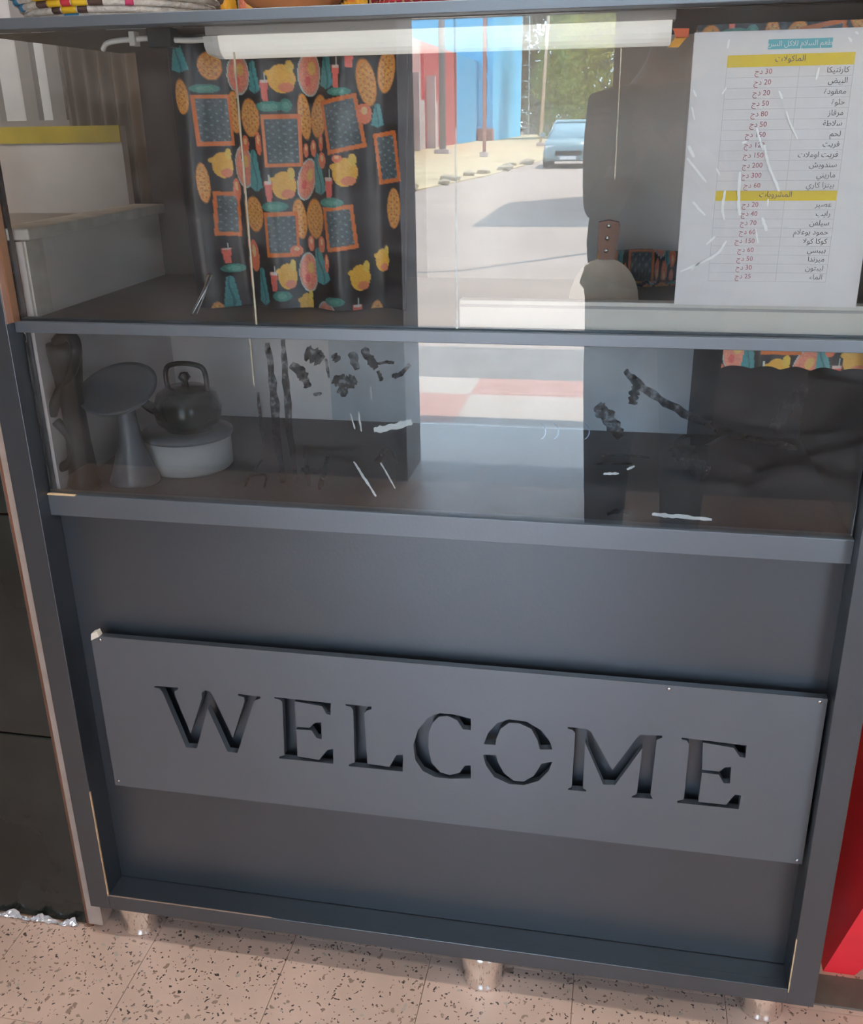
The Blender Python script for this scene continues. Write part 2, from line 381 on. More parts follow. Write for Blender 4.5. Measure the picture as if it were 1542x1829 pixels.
# panes
gx = [INX0+0.003, -0.481, -0.209, INX1-0.003]
for a, b in zip(gx, gx[1:]):
    box('glass_pane', a+0.0004, b-0.0004, GY, GY+0.005, ZS1-0.006, ZTOP0-0.001, GLASS, cab)
EDGE = mat('polished_glass_edge', (0.80, 0.62, 0.46), 0.2, var=0.4, vscale=14)
EDGE2 = mat('pale_glass_edge', (0.86, 0.84, 0.78), 0.2, var=0.3, vscale=30)
box('pane_edge', gx[1]-0.0014, gx[1]+0.0014, GY+0.0052, GY+0.0068, ZS1, ZTOP0-0.03, EDGE, cab)
box('pane_edge', gx[2]-0.0011, gx[2]+0.0011, GY+0.0052, GY+0.0068, ZS1, 1.36, EDGE2, cab)
box('pane_edge', -0.0195, -0.0182, GY+0.0052, GY+0.0068, 1.30, 1.44, EDGE, cab)
box('lower_glass_pane', INX0+0.003, INX1-0.003, GY, GY+0.005, ZM1-0.003, ZS0+0.004, GLASS_LOW, cab)
box('pane_edge', -0.4925, -0.4905, GY+0.0052, GY+0.0066, 1.035, ZS0-0.004, EDGE, cab)
# paint smears, scratches and one painted glare smudge on the lower pane
SMEAR, n, l, p = newmat('black_paint_smear'); p.inputs['Base Color'].default_value = (0.008, 0.008, 0.010, 1); p.inputs['Roughness'].default_value = 0.5; p.inputs['Specular IOR Level'].default_value = 0.2
tc = n.new('ShaderNodeTexCoord'); nz = n.new('ShaderNodeTexNoise'); nz.inputs['Scale'].default_value = 120; nz.inputs['Detail'].default_value = 4; l.new(tc.outputs['Object'], nz.inputs['Vector'])
mr = n.new('ShaderNodeMapRange'); mr.inputs['From Min'].default_value = 0.35; mr.inputs['From Max'].default_value = 0.65; mr.inputs['To Min'].default_value = 0.25; mr.inputs['To Max'].default_value = 0.95
l.new(nz.outputs['Fac'], mr.inputs['Value']); l.new(mr.outputs['Result'], p.inputs['Alpha'])
SCR = mat('pale_scratch_glare', (0.62, 0.62, 0.62), 0.6)
def stroke(name, pts, width, m, y, rough=0.3):
    P = spline([(p[0], p[1], 0) for p in pts], 7); n = len(P); L, R = [], []
    for i, p in enumerate(P):
        t = (P[min(i+1, n-1)]-P[max(i-1, 0)]); t.normalize(); s = Vector((-t.y, t.x, 0))
        wd = width*0.5*(0.35+0.65*math.sin(math.pi*(0.08+0.84*i/(n-1)))**0.6)
        L.append(p+s*wd*(1+rough*random.uniform(-1, 1))); R.append(p-s*wd*(1+rough*random.uniform(-1, 1)))
    v = [px(q.x, q.y, y) for q in L]+[px(q.x, q.y, y) for q in R]
    v += [q+Vector((0, 0.0003, 0)) for q in v]
    f = []
    for i in range(n-1):
        f += [(i, i+1, n+i+1, n+i), (2*n+i, 3*n+i, 3*n+i+1, 2*n+i+1), (i, 2*n+i, 2*n+i+1, i+1), (n+i, n+i+1, 3*n+i+1, 3*n+i)]
    f += [(0, n, 3*n, 2*n), (n-1, 3*n-1, 4*n-1, 2*n-1)]
    return mesh(name, v, f, m, cab)
SY = GY+0.0056
for pts, wd in (([(478, 612), (488, 700), (505, 862)], 15), ([(506, 606), (512, 700), (528, 862)], 12), ([(461, 700), (466, 760), (470, 800)], 6),
                ([(545, 795), (548, 830), (552, 868)], 9), ([(585, 815), (578, 845), (570, 874)], 10), ([(538, 838), (560, 842), (590, 838)], 9),
                ([(545, 628), (560, 634), (575, 645)], 26), ([(596, 632), (604, 645)], 14), ([(628, 628), (638, 660)], 15), ([(648, 622), (660, 640), (672, 658)], 16),
                ([(520, 650), (540, 668), (550, 692)], 17), ([(582, 640), (588, 675)], 5), ([(595, 676), (618, 684), (636, 676)], 24), ([(604, 694), (620, 704)], 18),
                ([(672, 650), (690, 646), (704, 648)], 6), ([(675, 662), (682, 680)], 8), ([(700, 672), (716, 668), (732, 650)], 10), ([(690, 800), (672, 828)], 11), ([(700, 802), (709, 828)], 5),
                ([(438, 868), (448, 850), (474, 848), (472, 872)], 5), ([(455, 838), (470, 820)], 4), ([(272, 730), (292, 748)], 10), ([(560, 704), (575, 702)], 6),
                ([(1116, 662), (1145, 688), (1210, 730), (1300, 772), (1425, 800)], 15), ([(1140, 684), (1134, 702), (1130, 722)], 17), ([(1296, 779), (1258, 797)], 6),
                ([(1206, 788), (1232, 812)], 46), ([(1226, 815), (1262, 850)], 34), ([(1068, 722), (1085, 745), (1108, 782)], 26), ([(1074, 815), (1110, 812), (1160, 817)], 5), ([(1060, 828), (1130, 828)], 4),
                ([(1380, 770), (1405, 730), (1440, 690)], 22), ([(1085, 918), (1110, 912), (1130, 918)], 8)):
    stroke('paint_smear', pts, wd, SMEAR, SY, 0.35)
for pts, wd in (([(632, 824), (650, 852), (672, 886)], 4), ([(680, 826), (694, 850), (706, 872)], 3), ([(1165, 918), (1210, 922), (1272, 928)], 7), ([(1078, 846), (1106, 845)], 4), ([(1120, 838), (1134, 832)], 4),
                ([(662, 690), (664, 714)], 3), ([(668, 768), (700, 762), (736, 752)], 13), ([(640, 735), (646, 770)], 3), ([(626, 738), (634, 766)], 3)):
    stroke('scratch_glare', pts, wd, SCR, SY, 0.4)  # real scratches, except the broad pale stroke, which is painted glare
# faint stamped ring marks on the lower pane
RING = mat('faint_blue_stamp', (0.30, 0.38, 0.50), 0.5)
for cx in (962, 985, 1040):
    pts = [(cx+13*math.cos(a), 770+15*math.sin(a)) for a in np.linspace(-1.2, 1.2, 7)]
    stroke('stamp_mark', pts, 2.0, RING, SY, 0.05)
# chrome cup feet
for fx, fy in ((-0.808, 0.062), (-0.173, 0.052), (0.286, 0.072), (-0.795, 0.43), (0.268, 0.43)):
    lathe('foot', [(0.0, 0.0), (0.031, 0.0), (0.034, 0.003), (0.0345, 0.007), (0.032, 0.011), (0.033, 0.022), (0.038, 0.045), (0.043, 0.070), (0.044, 0.088), (0.0, 0.0895)], CHROME, cab, 36, (fx, fy, 0))
rebase(cab)

# ------------------------------------------------------------------ WELCOME board, letters cut through
z5 = lambda P: [(240+x/2.6586, 1180+y/2.6586) for x, y in P]
z6 = lambda P: [(720+x/2.2676, 1220+y/2.2676) for x, y in P]
LET = [
 z5([(95,119),(207,127),(206,136),(190,146),(194,165),(268,345),(322,175),(320,152),(338,140),(360,145),(376,172),(468,365),(524,190),(520,172),(493,165),(493,156),(598,170),(598,178),(572,188),(560,215),(490,437),(443,431),(348,225),(297,414),(246,411),(135,150),(120,132),(95,126)]),
 z5([(665,172),(932,200),(932,258),(912,252),(892,216),(762,192),(768,312),(832,318),(858,294),(888,292),(890,372),(866,366),(842,330),(769,325),(775,453),(878,470),(918,422),(945,418),(945,488),(688,463),(688,455),(713,448),(703,195),(690,184),(665,178)]),
 z5([(1003,205),(1128,218),(1126,230),(1104,236),(1092,250),(1107,488),(1212,503),(1245,447),(1277,445),(1275,526),(1018,500),(1018,492),(1047,482),(1040,235),(1028,218),(1003,212)]),
 z6([(275,143),(200,125),(150,121),(122,129),(98,142),(60,190),(42,250),(50,310),(80,355),(130,380),(190,387),(275,385),(275,333),(250,333),(230,362),(190,372),(150,360),(115,320),(103,260),(105,200),(120,160),(145,136),(180,132),(220,150),(243,186),(275,190)]),
 z6([(328,246),(345,200),(380,162),(430,146),(500,155),(560,190),(595,235),(605,268),(555,268),(545,230),(520,185),(470,162),(430,160),(395,185),(378,225),(375,250)]),
 z6([(325,290),(335,330),(370,380),(430,408),(490,413),(550,395),(590,355),(605,318),(562,325),(530,375),(490,398),(450,395),(410,365),(385,320),(378,290)]),
 z6([(668,176),(745,186),(762,196),(848,352),(948,220),(960,208),(1050,212),(1050,220),(1028,230),(1003,452),(1012,468),(925,462),(930,456),(948,448),(970,262),(860,412),(812,410),(738,240),(729,425),(742,432),(742,438),(668,432),(670,426),(684,420),(698,200),(685,188),(668,184)]),
 z6([(1130,220),(1392,252),(1388,302),(1365,298),(1340,262),(1215,240),(1212,350),(1282,358),(1305,340),(1330,340),(1325,405),(1300,405),(1280,370),(1211,362),(1197,480),(1310,492),(1345,450),(1370,455),(1360,510),(1112,484),(1112,476),(1138,470),(1160,245),(1150,232),(1130,228)])]
SGY = 0.022
SGX0, SGX1, SGZ0, SGZ1 = -0.793, 0.3035, px(780, 1468, SGY).z, px(780, 1188, SGY).z
cu = bpy.data.curves.new('sign', 'CURVE'); cu.dimensions = '2D'; cu.fill_mode = 'BOTH'; cu.extrude = 0.006
def add_poly(P):
    s = cu.splines.new('POLY'); s.points.add(len(P)-1); s.use_cyclic_u = True
    for pt, (a, b) in zip(s.points, P): pt.co = (a, b, 0, 1)
add_poly([(SGX0, SGZ0), (SGX1, SGZ0), (SGX1, SGZ1), (SGX0, SGZ1)])
for P in LET:
    add_poly([(px(u, v, SGY).x, px(u, v, SGY).z) for u, v in P])
tmp = bpy.data.objects.new('sign', cu); C.objects.link(tmp)
me = bpy.data.meshes.new_from_object(tmp.evaluated_get(bpy.context.evaluated_depsgraph_get()))
bpy.data.objects.remove(tmp); bpy.data.curves.remove(cu)
for v in me.vertices:
    x, y, z = v.co; v.co = Vector((x, SGY+0.006-z, y))
me.materials.clear()
sign = empty('welcome_sign'); tag(sign, 'black board with WELCOME cut out as stencil letters, mounted on cabinet front', 'sign')
link('board', me, LAM_SIGN, sign)
for u, v in ((212, 1394), (176, 1124), (1424, 1540), (1466, 1246), (1196, 1222)):
    p = px(u, v, SGY)
    lathe('screw', [(0, 0), (0.0028, 0), (0.002, 0.0008), (0, 0.001)], STEEL, sign, 12, (min(max(p.x, SGX0+0.006), SGX1-0.006), SGY, min(max(p.z, SGZ0+0.006), SGZ1-0.006)), tilt=Matrix.Rotation(math.pi/2, 3, 'X'))
for x in (SGX0+0.05, -0.24, SGX1-0.05):
    box('spacer', x-0.012, x+0.012, SGY+0.0118, 0.0502, (SGZ0+SGZ1)/2+0.09, (SGZ0+SGZ1)/2+0.125, LAM, sign)
prism('chipped_corner', [(SGX0, SGZ1-0.008), (SGX0+0.002, SGZ1+0.004), (SGX0+0.012, SGZ1+0.009), (SGX0+0.015, SGZ1)], SGY-0.0008, SGY+0.010, mat('chipped_white', (0.72, 0.66, 0.58), 0.7), sign)
rebase(sign)

# ------------------------------------------------------------------ menu sheet in a plastic sleeve
FORMS = {}
for ch, code, n in (('ا',0xFE8D,2),('أ',0xFE83,2),('ب',0xFE8F,4),('ة',0xFE93,2),('ت',0xFE95,4),('ج',0xFE9D,4),('ح',0xFEA1,4),('خ',0xFEA5,4),('د',0xFEA9,2),('ر',0xFEAD,2),('ز',0xFEAF,2),('س',0xFEB1,4),('ش',0xFEB5,4),('ص',0xFEB9,4),('ض',0xFEBD,4),('ط',0xFEC1,4),('ع',0xFEC9,4),('ف',0xFED1,4),('ق',0xFED5,4),('ك',0xFED9,4),('ل',0xFEDD,4),('م',0xFEE1,4),('ن',0xFEE5,4),('ه',0xFEE9,4),('و',0xFEED,2),('ي',0xFEF1,4),('ء',0xFE80,1),('لا',0xFEFB,2)):
    FORMS[ch] = (code, n)
def shape(word):
    units, i = [], 0
    while i < len(word):
        if word[i:i+2] == 'لا': units.append('لا'); i += 2
        else: units.append(word[i]); i += 1
    out = []
    for k, u in enumerate(units):
        if u not in FORMS: out.append(u); continue
        code, n = FORMS[u]
        pj = k > 0 and units[k-1] in FORMS and FORMS[units[k-1]][1] == 4 and n > 1
        nj = n == 4 and k+1 < len(units) and units[k+1] in FORMS and FORMS[units[k+1]][1] > 1
        out.append(chr(code+(3 if pj and nj else 2 if nj else 1 if pj else 0)))
    return ''.join(reversed(out))
MX0, MX1, MZ1, MZ0 = 0.0603, 0.2700, 1.368+0.086, 1.368-0.2135
MW, MH, MY = MX1-MX0, MZ1-MZ0, 0.0372
menu = empty('menu_sheet'); tag(menu, 'white printed price list in a clear sleeve behind the glass', 'menu')
box('paper', MX0, MX1, MY, MY+0.0006, MZ0, MZ1, mat('white_paper', (0.74, 0.69, 0.69), 0.6), menu)
INK = mat('grey_ink', (0.12, 0.11, 0.12), 0.7); RED = mat('red_ink', (0.45, 0.13, 0.15), 0.7); LINE = mat('pale_rule', (0.50, 0.46, 0.47), 0.7)
YEL = mat('yellow_print', (0.78, 0.56, 0.035), 0.6); TEAL = mat('teal_print', (0.13, 0.44, 0.50), 0.6); WINK = mat('white_ink', (0.75, 0.75, 0.75), 0.6)
mu = lambda u: MX0+u*MW
mv = lambda v: MZ1-v*MH
vy = lambda y: (y-60)/485.0
def bar(name, u0, u1, v0, v1, m, dy=0.0002):
    return box(name, mu(u0), mu(u1), MY-dy, MY+0.0001, mv(v1), mv(v0), m, menu)
tb = bar('title_bar', 0.38, 0.70, vy(75), vy(91), TEAL)
text_mesh('title_text', shape('مطعم السلام للأكل السريع'.replace('أ', 'ا')), 0.0075, (mu(0.54), MY-0.0004, mv(vy(82.5))), WINK, tb)
h1 = bar('heading_bar', 0.18, 0.82, vy(99), vy(119), YEL)
text_mesh('heading_text', shape('المأكولات'.replace('أ', 'ا')), 0.0085, (mu(0.5), MY-0.0004, mv(vy(107))), INK, h1)
h2 = bar('heading_bar', 0.18, 0.82, vy(331), vy(349), YEL)
text_mesh('heading_text', shape('المشروبات'), 0.0085, (mu(0.5), MY-0.0004, mv(vy(338))), INK, h2)
food = [('كارنتيكا', '30'), ('البيض', '20'), ('معقودة', '20'), ('حلوة', '50'), ('مرقاز', '80'), ('سلاطة', '50'), ('لحم', '150'), ('فريت', '120'), ('فريت اوملات', '150'), ('سندويش', '200'), ('ماريني', '300'), ('بيتزا كاري', '60')]
drink = [('عصير', '20'), ('رايب', '40'), ('سيلفن', '70'), ('حمود بوعلام', '60'), ('كوكا كولا', '150'), ('بيبسي', '60'), ('ميرندا', '50'), ('ليبتون', '30'), ('الماء', '25')]
def rows(items, y0, dy):
    for k, (nm, pr) in enumerate(items):
        y = y0+dy*k; v = vy(y)
        text_mesh('row_text', shape(nm), 0.0082, (mu(0.80), MY-0.0004, mv(v)), INK, menu, 'RIGHT')
        text_mesh('price_text', shape('دج')+' '+pr, 0.0078, (mu(0.415), MY-0.0004, mv(v)), RED, menu, 'RIGHT')
        bar('rule', 0.18, 0.82, v+0.0185, v+0.0197, LINE)
rows(food, 127, 17.7); rows(drink, 356, 16.6)
for u in (0.18, 0.55, 0.82):
    bar('rule', u-0.001, u+0.001, vy(119), vy(331), LINE); bar('rule', u-0.001, u+0.001, vy(349), vy(498), LINE)
m, n, l, p = newmat('clear_sleeve'); n.remove(p)
tr = n.new('ShaderNodeBsdfTransparent'); gl = n.new('ShaderNodeBsdfGlossy'); gl.inputs['Roughness'].default_value = 0.12
mx = n.new('ShaderNodeMixShader'); mx.inputs['Fac'].default_value = 0.04
l.new(tr.outputs[0], mx.inputs[1]); l.new(gl.outputs[0], mx.inputs[2]); l.new(mx.outputs[0], n['Material Output'].inputs['Surface'])
SLEEVE = m
random.seed(3)
gn, gm = 26, 34
vs = [(MX0-0.004+(MW+0.006)*i/gn, MY-0.0013+0.0005*math.sin(i*1.1+0.7*j)*math.cos(0.6*j)+random.uniform(-0.0002, 0.0002), MZ0-0.001+(MH+0.004)*j/gm) for j in range(gm+1) for i in range(gn+1)]
mesh('plastic_sleeve', vs, [(j*(gn+1)+i, j*(gn+1)+i+1, (j+1)*(gn+1)+i+1, (j+1)*(gn+1)+i) for j in range(gm) for i in range(gn)], SLEEVE, menu, True)
GLINT = mat('sleeve_glint', (0.92, 0.90, 0.88), 0.15, spec=0.8)  # pale slivers stand in for light glinting on the sleeve
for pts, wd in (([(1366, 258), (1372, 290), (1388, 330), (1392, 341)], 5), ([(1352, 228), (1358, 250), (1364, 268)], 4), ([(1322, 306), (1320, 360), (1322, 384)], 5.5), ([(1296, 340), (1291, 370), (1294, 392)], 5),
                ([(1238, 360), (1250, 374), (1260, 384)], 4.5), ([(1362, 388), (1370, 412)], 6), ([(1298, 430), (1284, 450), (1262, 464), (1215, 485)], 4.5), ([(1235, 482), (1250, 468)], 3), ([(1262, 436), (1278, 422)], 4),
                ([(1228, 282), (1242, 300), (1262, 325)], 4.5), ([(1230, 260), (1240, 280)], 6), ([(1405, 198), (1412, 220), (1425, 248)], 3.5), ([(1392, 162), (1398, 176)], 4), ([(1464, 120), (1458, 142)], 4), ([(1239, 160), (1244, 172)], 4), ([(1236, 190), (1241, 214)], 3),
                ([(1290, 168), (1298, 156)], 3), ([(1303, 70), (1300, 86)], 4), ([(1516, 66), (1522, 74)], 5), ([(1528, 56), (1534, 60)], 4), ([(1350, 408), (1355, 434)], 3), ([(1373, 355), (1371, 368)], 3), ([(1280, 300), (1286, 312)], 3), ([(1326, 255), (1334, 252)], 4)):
    o = stroke('glint_sliver', pts, wd, GLINT, MY-0.0020, 0.3); o.parent = menu
rebase(menu)
# orange and yellow tag by the lamp end
tg = empty('paper_tag'); tag(tg, 'small orange and yellow paper tag hanging at the lamp end', 'tag')
p0 = px(1216, 66, 0.05)
for (uv, c, nm) in (([(1202, 50), (1232, 50), (1230, 66), (1208, 68)], (0.80, 0.13, 0.03), 'red_part'), ([(1206, 66), (1228, 66), (1212, 84), (1194, 84)], (0.85, 0.36, 0.02), 'yellow_part')):
    prism(nm, [(px(u, v, 0.05).x, px(u, v, 0.05).z) for u, v in uv], 0.05, 0.052, mat('tag_'+nm, c, 0.5), tg)
rebase(tg)

# ------------------------------------------------------------------ lamp under the cabinet top
lx0, lx1 = px(372, 75, 0.10).x, px(1205, 65, 0.10).x
lamp = empty('cabinet_lamp'); tag(lamp, 'white tube lamp with half round cover under the cabinet top', 'lamp')
prof = [(0.0, 0.0)]+[(0.021*math.cos(a), -0.022*math.sin(a)) for a in np.linspace(0, math.pi, 13)]
zc = ZTOP0-0.008
vs, fs = [], []
ring = [(0.10+0.021*math.cos(a), zc-0.026*math.sin(a)) for a in np.linspace(0, math.pi, 13)]
for x in (lx0+0.022, lx1-0.004):
    vs += [(x, y, z) for y, z in ring]
k = len(ring)
fs = [(i, i+1, k+i+1, k+i) for i in range(k-1)]+[tuple(range(k-1, -1, -1)), tuple(range(k, 2*k)), (0, k, 2*k-1, k-1)]
mesh('diffuser', vs, fs, mat('lamp_diffuser', (0.88, 0.84, 0.79), 0.35, emit=((1.0, 0.94, 0.85), 0.15)), lamp)
vs = []
for x, s in ((lx0, 0.78), (lx0+0.014, 0.98), (lx0+0.021, 1.0)):
    vs += [(x, 0.10+(y-0.10)*s, zc+(z-zc)*s) for y, z in ring]
fs = [(j*k+i, j*k+i+1, (j+1)*k+i+1, (j+1)*k+i) for j in range(2) for i in range(k-1)]+[tuple(range(k-1, -1, -1)), tuple(range(2*k, 3*k))]
mesh('end_cap', vs, fs, WHITE, lamp)
box('base_strip', lx0+0.004, lx1, 0.082, 0.118, zc+0.0005, ZTOP0+0.003, mat('lamp_base_grey', (0.45, 0.43, 0.42), 0.5), lamp, 0.001)
rebase(lamp)
cab_c = empty('lamp_cable'); tag(cab_c, 'white cable clipped under the cabinet top beside the tube lamp', 'cable')
cp = spline([px(372, 70, 0.10), px(330, 72, 0.10), px(270, 68, 0.10), px(235, 70, 0.10), px(205, 73, 0.10), px(190, 78, 0.10), px(184, 88, 0.105)], 8)
tube('cord', cp, 0.0034, WHITE, cab_c, 10)
p = px(240, 70, 0.10); box('clip', p.x-0.004, p.x+0.004, 0.092, 0.108, p.z-0.008, p.z+0.009, WHITE, cab_c, 0.001)
p = px(291, 66, 0.10); box('bracket', p.x-0.016, p.x+0.016, 0.088, 0.112, p.z-0.012, ZTOP0+0.004, mat('black_bracket', (0.03, 0.03, 0.03), 0.5), cab_c, 0.001)
rebase(cab_c)

# ------------------------------------------------------------------ printed oilcloth at the back of the case
def paint_cloth(motifs, X, Sv):
    """print colours for cloth points: X, Sv arrays of cloth coordinates in the print's own units"""
    H, W = X.shape; col = np.zeros((H, W, 3)); col[:] = (0.012, 0.010, 0.012)
    rs = np.random.RandomState(5); nz = rs.rand(H, W)
    def put(mask, c, v=0.25):
        col[mask] = np.array(c)*(1-v/2+v*nz[mask])[:, None]
    def loc(cx, cy, rot):
        a = math.radians(rot); dx, dy = X-cx, Sv-cy
        return dx*math.cos(a)+dy*math.sin(a), -dx*math.sin(a)+dy*math.cos(a)
    for mo in motifs:
        t, cx, cy, a, b = mo[:5]; rot = mo[5] if len(mo) > 5 else 0
        u, v = loc(cx, cy, rot); e = (u/a)**2+(v/b)**2
        if t == 'plate':
            put(e < 1, (0.36, 0.45, 0.42)); put(e < 0.86, (0.55, 0.22, 0.16)); put(e < 0.62, (0.62, 0.20, 0.13), 0.5)
            put(((u-a*.2)/(a*.35))**2+((v+b*.25)/(b*.3))**2 < 1, (0.60, 0.34, 0.10)); put(((u+a*.2)/(a*.25))**2+((v-b*.3)/(b*.22))**2 < 1, (0.60, 0.10, 0.09))
        elif t == 'pizza':
            put(e < 1, (0.16, 0.08, 0.03)); put(e < 0.88, (0.62, 0.22, 0.04)); put(e < 0.66, (0.58, 0.27, 0.06), 0.7)
            sp = (np.sin(u*0.17+cx)*np.sin(v*0.19+cy) > 0.55) & (e < 0.6); put(sp, (0.42, 0.10, 0.03))
        elif t == 'board':
            o = (abs(u) < a) & (abs(v) < b); put(o, (0.56, 0.13, 0.02)); i = (abs(u) < a-20) & (abs(v) < b-22); put(i, (0.055, 0.075, 0.085), 0.8)
            put(i & (np.sin(u*0.11)*np.sin(v*0.16+1) > 0.72), (0.14, 0.19, 0.22))
        elif t == 'bird':
            put(e < 0.8, (0.66, 0.34, 0.04)); put(((u-a*.55)/(a*.28))**2+((v+b*.75)/(b*.4))**2 < 1, (0.62, 0.40, 0.06))
            put(((u+a*.75)/(a*.35))**2+((v+b*.35)/(b*.2))**2 < 1, (0.66, 0.36, 0.05)); put(((u-a*.25)/(a*.5))**2+((v-b*.55)/(b*.3))**2 < 1, (0.60, 0.18, 0.08))
        elif t == 'cloth':
            q = (abs(u) < a*(0.35+0.65*np.clip((v+b)/(2*b), 0, 1))) & (abs(v) < b*(1-0.25*abs(u)/a)); put(q, (0.055, 0.24, 0.25), 0.4)
            put(q & (abs(u-a*.2*np.sin(v*.03)) < a*.12), (0.03, 0.13, 0.15))
        elif t == 'drink':
            put((abs(u) < a*(0.75-0.2*v/b)) & (abs(v) < b), (0.62, 0.12, 0.09)); put((abs(u) < a*.8) & (abs(v+b*.9) < b*.14), (0.60, 0.42, 0.36)); put((abs(u-a*.3) < 3.5) & (v < -b*.8) & (v > -b*1.7), (0.45, 0.50, 0.45))
        elif t == 'leaf':
            put(e < 1, (0.045, 0.19, 0.16), 0.4); put(e < 0.3, (0.09, 0.27, 0.21), 0.4)
        elif t == 'red':
            put(e < 1, (0.62, 0.14, 0.06)); put(((u)/(a*.4))**2+((v+b*.3)/(b*.4))**2 < 1, (0.66, 0.40, 0.20))
    return col
# print layout, in print units (3.21 units to one unit of the motif sheet below)
MOT = [('plate',435,215,75,100),('plate',835,220,75,112),('plate',790,750,62,115,20),('plate',775,1250,68,110),('plate',415,680,65,112),('plate',905,1510,80,110,-15),
 ('pizza',490,430,62,100),('pizza',895,430,62,112,10),('pizza',840,955,68,110),('pizza',455,930,66,100),('pizza',1175,270,50,120,-10),('pizza',1285,215,52,112,8),('pizza',790,430,42,122,-6),('pizza',730,960,45,112,-6),
 ('pizza',115,320,42,92),('pizza',385,400,42,112),('pizza',1210,1500,46,100),('pizza',280,170,62,72),('pizza',170,760,35,110),('pizza',1330,900,46,110),('pizza',160,1500,50,90),
 ('board',265,440,100,130),('board',660,550,106,135),('board',1040,470,108,135,-10),('board',275,930,75,120,4),('board',620,1040,98,122),('board',1010,1000,92,118,-6),('board',740,1590,95,100),('board',1290,640,70,130,-8),('board',330,1560,90,110),
 ('bird',680,240,76,78),('bird',650,780,74,82),('bird',280,670,64,76),('bird',1050,710,78,82),('bird',640,1270,62,80),('bird',750,1430,52,70),('bird',1120,1270,60,80),('bird',1250,1180,50,70),
 ('cloth',535,230,36,82),('cloth',955,200,48,100),('cloth',490,700,46,112),('cloth',880,720,48,112,-8),('cloth',870,1210,62,104,-12),('cloth',120,130,62,72),('cloth',240,1370,52,100),('cloth',1020,1560,60,110),('cloth',470,1330,44,110),('cloth',1230,430,40,60),
 ('drink',590,300,24,52),('drink',1015,240,24,56),('drink',565,810,26,52),('drink',955,800,28,62),('drink',240,1160,28,42),('drink',555,1300,26,52),('drink',1100,1480,26,60),('drink',1090,150,30,50),
 ('leaf',610,375,76,26),('leaf',240,280,76,22),('leaf',590,890,76,28),('leaf',965,865,76,26),('leaf',1030,310,70,20),('leaf',270,1230,72,24),('leaf',690,370,30,34),('leaf',600,1380,60,30),('leaf',960,1400,70,26),
 ('red',440,560,26,42),('red',845,590,22,42),('red',790,600,17,36),('red',905,560,18,42),('red',800,1090,24,42),('red',885,1090,26,44),('red',910,650,26,42),('red',345,800,24,60),('red',1160,420,40,50),('red',420,1160,40,90),('red',530,560,18,60),('red',1010,640,30,20),('red',700,1130,40,30),('red',920,1190,16,50)]
def cloth_mesh(name, pts, prints, parent=None, label=None, rough=0.35):
    """pts: H x W x 3 points, prints: H x W x 3 print colours"""
    H, W = pts.shape[:2]
    me = bpy.data.meshes.new(name)
    idx = np.arange(H*W).reshape(H, W)
    f = np.stack([idx[:-1, :-1], idx[:-1, 1:], idx[1:, 1:], idx[1:, :-1]], -1).reshape(-1, 4)
    me.from_pydata(pts.reshape(-1, 3).tolist(), [], f.tolist()); me.update()
    at = me.color_attributes.new('print', 'FLOAT_COLOR', 'POINT')
    c4 = np.ones((H*W, 4), np.float32); c4[:, :3] = np.clip(prints.reshape(-1, 3)*1.25, 0, 0.9); at.data.foreach_set('color', c4.ravel())
    me.polygons.foreach_set('use_smooth', [True]*len(me.polygons))
    m, n, l, p = newmat(name+'_print'); a = n.new('ShaderNodeVertexColor'); a.layer_name = 'print'
    l.new(a.outputs['Color'], p.inputs['Base Color']); p.inputs['Roughness'].default_value = rough
    o = link(name, me, m, parent)
    md = o.modifiers.new('thickness', 'SOLIDIFY'); md.thickness = 0.0008
    return o
YBK = 0.150                             # the cloth hangs on a line across the case
CW, CH = 250, 300
ztop, zbot = ZTOP0-0.006, ZS1+0.002
cx0, cx1 = px(322, 300, YBK).x, px(738, 300, YBK).x
pts = np.zeros((CH, CW, 3)); U = np.zeros((CH, CW)); Vv = np.zeros((CH, CW))
UNIT = 1.0/3.2125/FPX*1.40              # print units along the cloth, metres each
for j in range(CH):
    s = (ztop-zbot)*j/(CH-1)
    for i in range(CW):
        x = cx0+(cx1-cx0)*i/(CW-1)
        fold = 0.011*math.sin((x-cx0)*58+0.8*math.sin(s*7))+0.007*math.sin((x-cx0)*27+s*6)
        pts[j, i] = (x+0.028*(s/(ztop-zbot))*(0.5-i/(CW-1)), YBK-fold, ztop-s)
        U[j, i] = 40+(x-cx0)/UNIT*1.035; Vv[j, i] = 40+s/UNIT
cloth = cloth_mesh('oilcloth', pts, paint_cloth(MOT, U, Vv))
tag(cloth, 'dark oilcloth printed with orange framed boards, pizzas and yellow birds', 'cloth')
box('hanging_rod', cx0-0.01, cx1+0.01, YBK-0.004, YBK+0.004, ztop-0.002, ztop+0.006, STEEL, cloth)
# narrow strip of the same print behind the spatula
pts = np.zeros((40, 120, 3)); a0, a1 = px(1066, 490, 0.40).x, px(1235, 490, 0.40).x
U = np.zeros((40, 120)); Vv = np.zeros((40, 120))
zr = ZS1-0.002+0.031
for j in range(40):
    a = -0.6+2*math.pi*j/39*0.93
    for i in range(120):
        x = a0+(a1-a0)*i/119; r = 0.028*(1+0.05*math.sin(x*60))
        pts[j, i] = (x, 0.40-r*math.cos(a), zr+r*math.sin(a)); U[j, i] = 300+i*6.5; Vv[j, i] = 560+j*9
tag(cloth_mesh('cloth_roll', pts, paint_cloth(MOT, U, Vv)), 'rolled piece of printed oilcloth lying behind the wooden handled scraper', 'cloth')
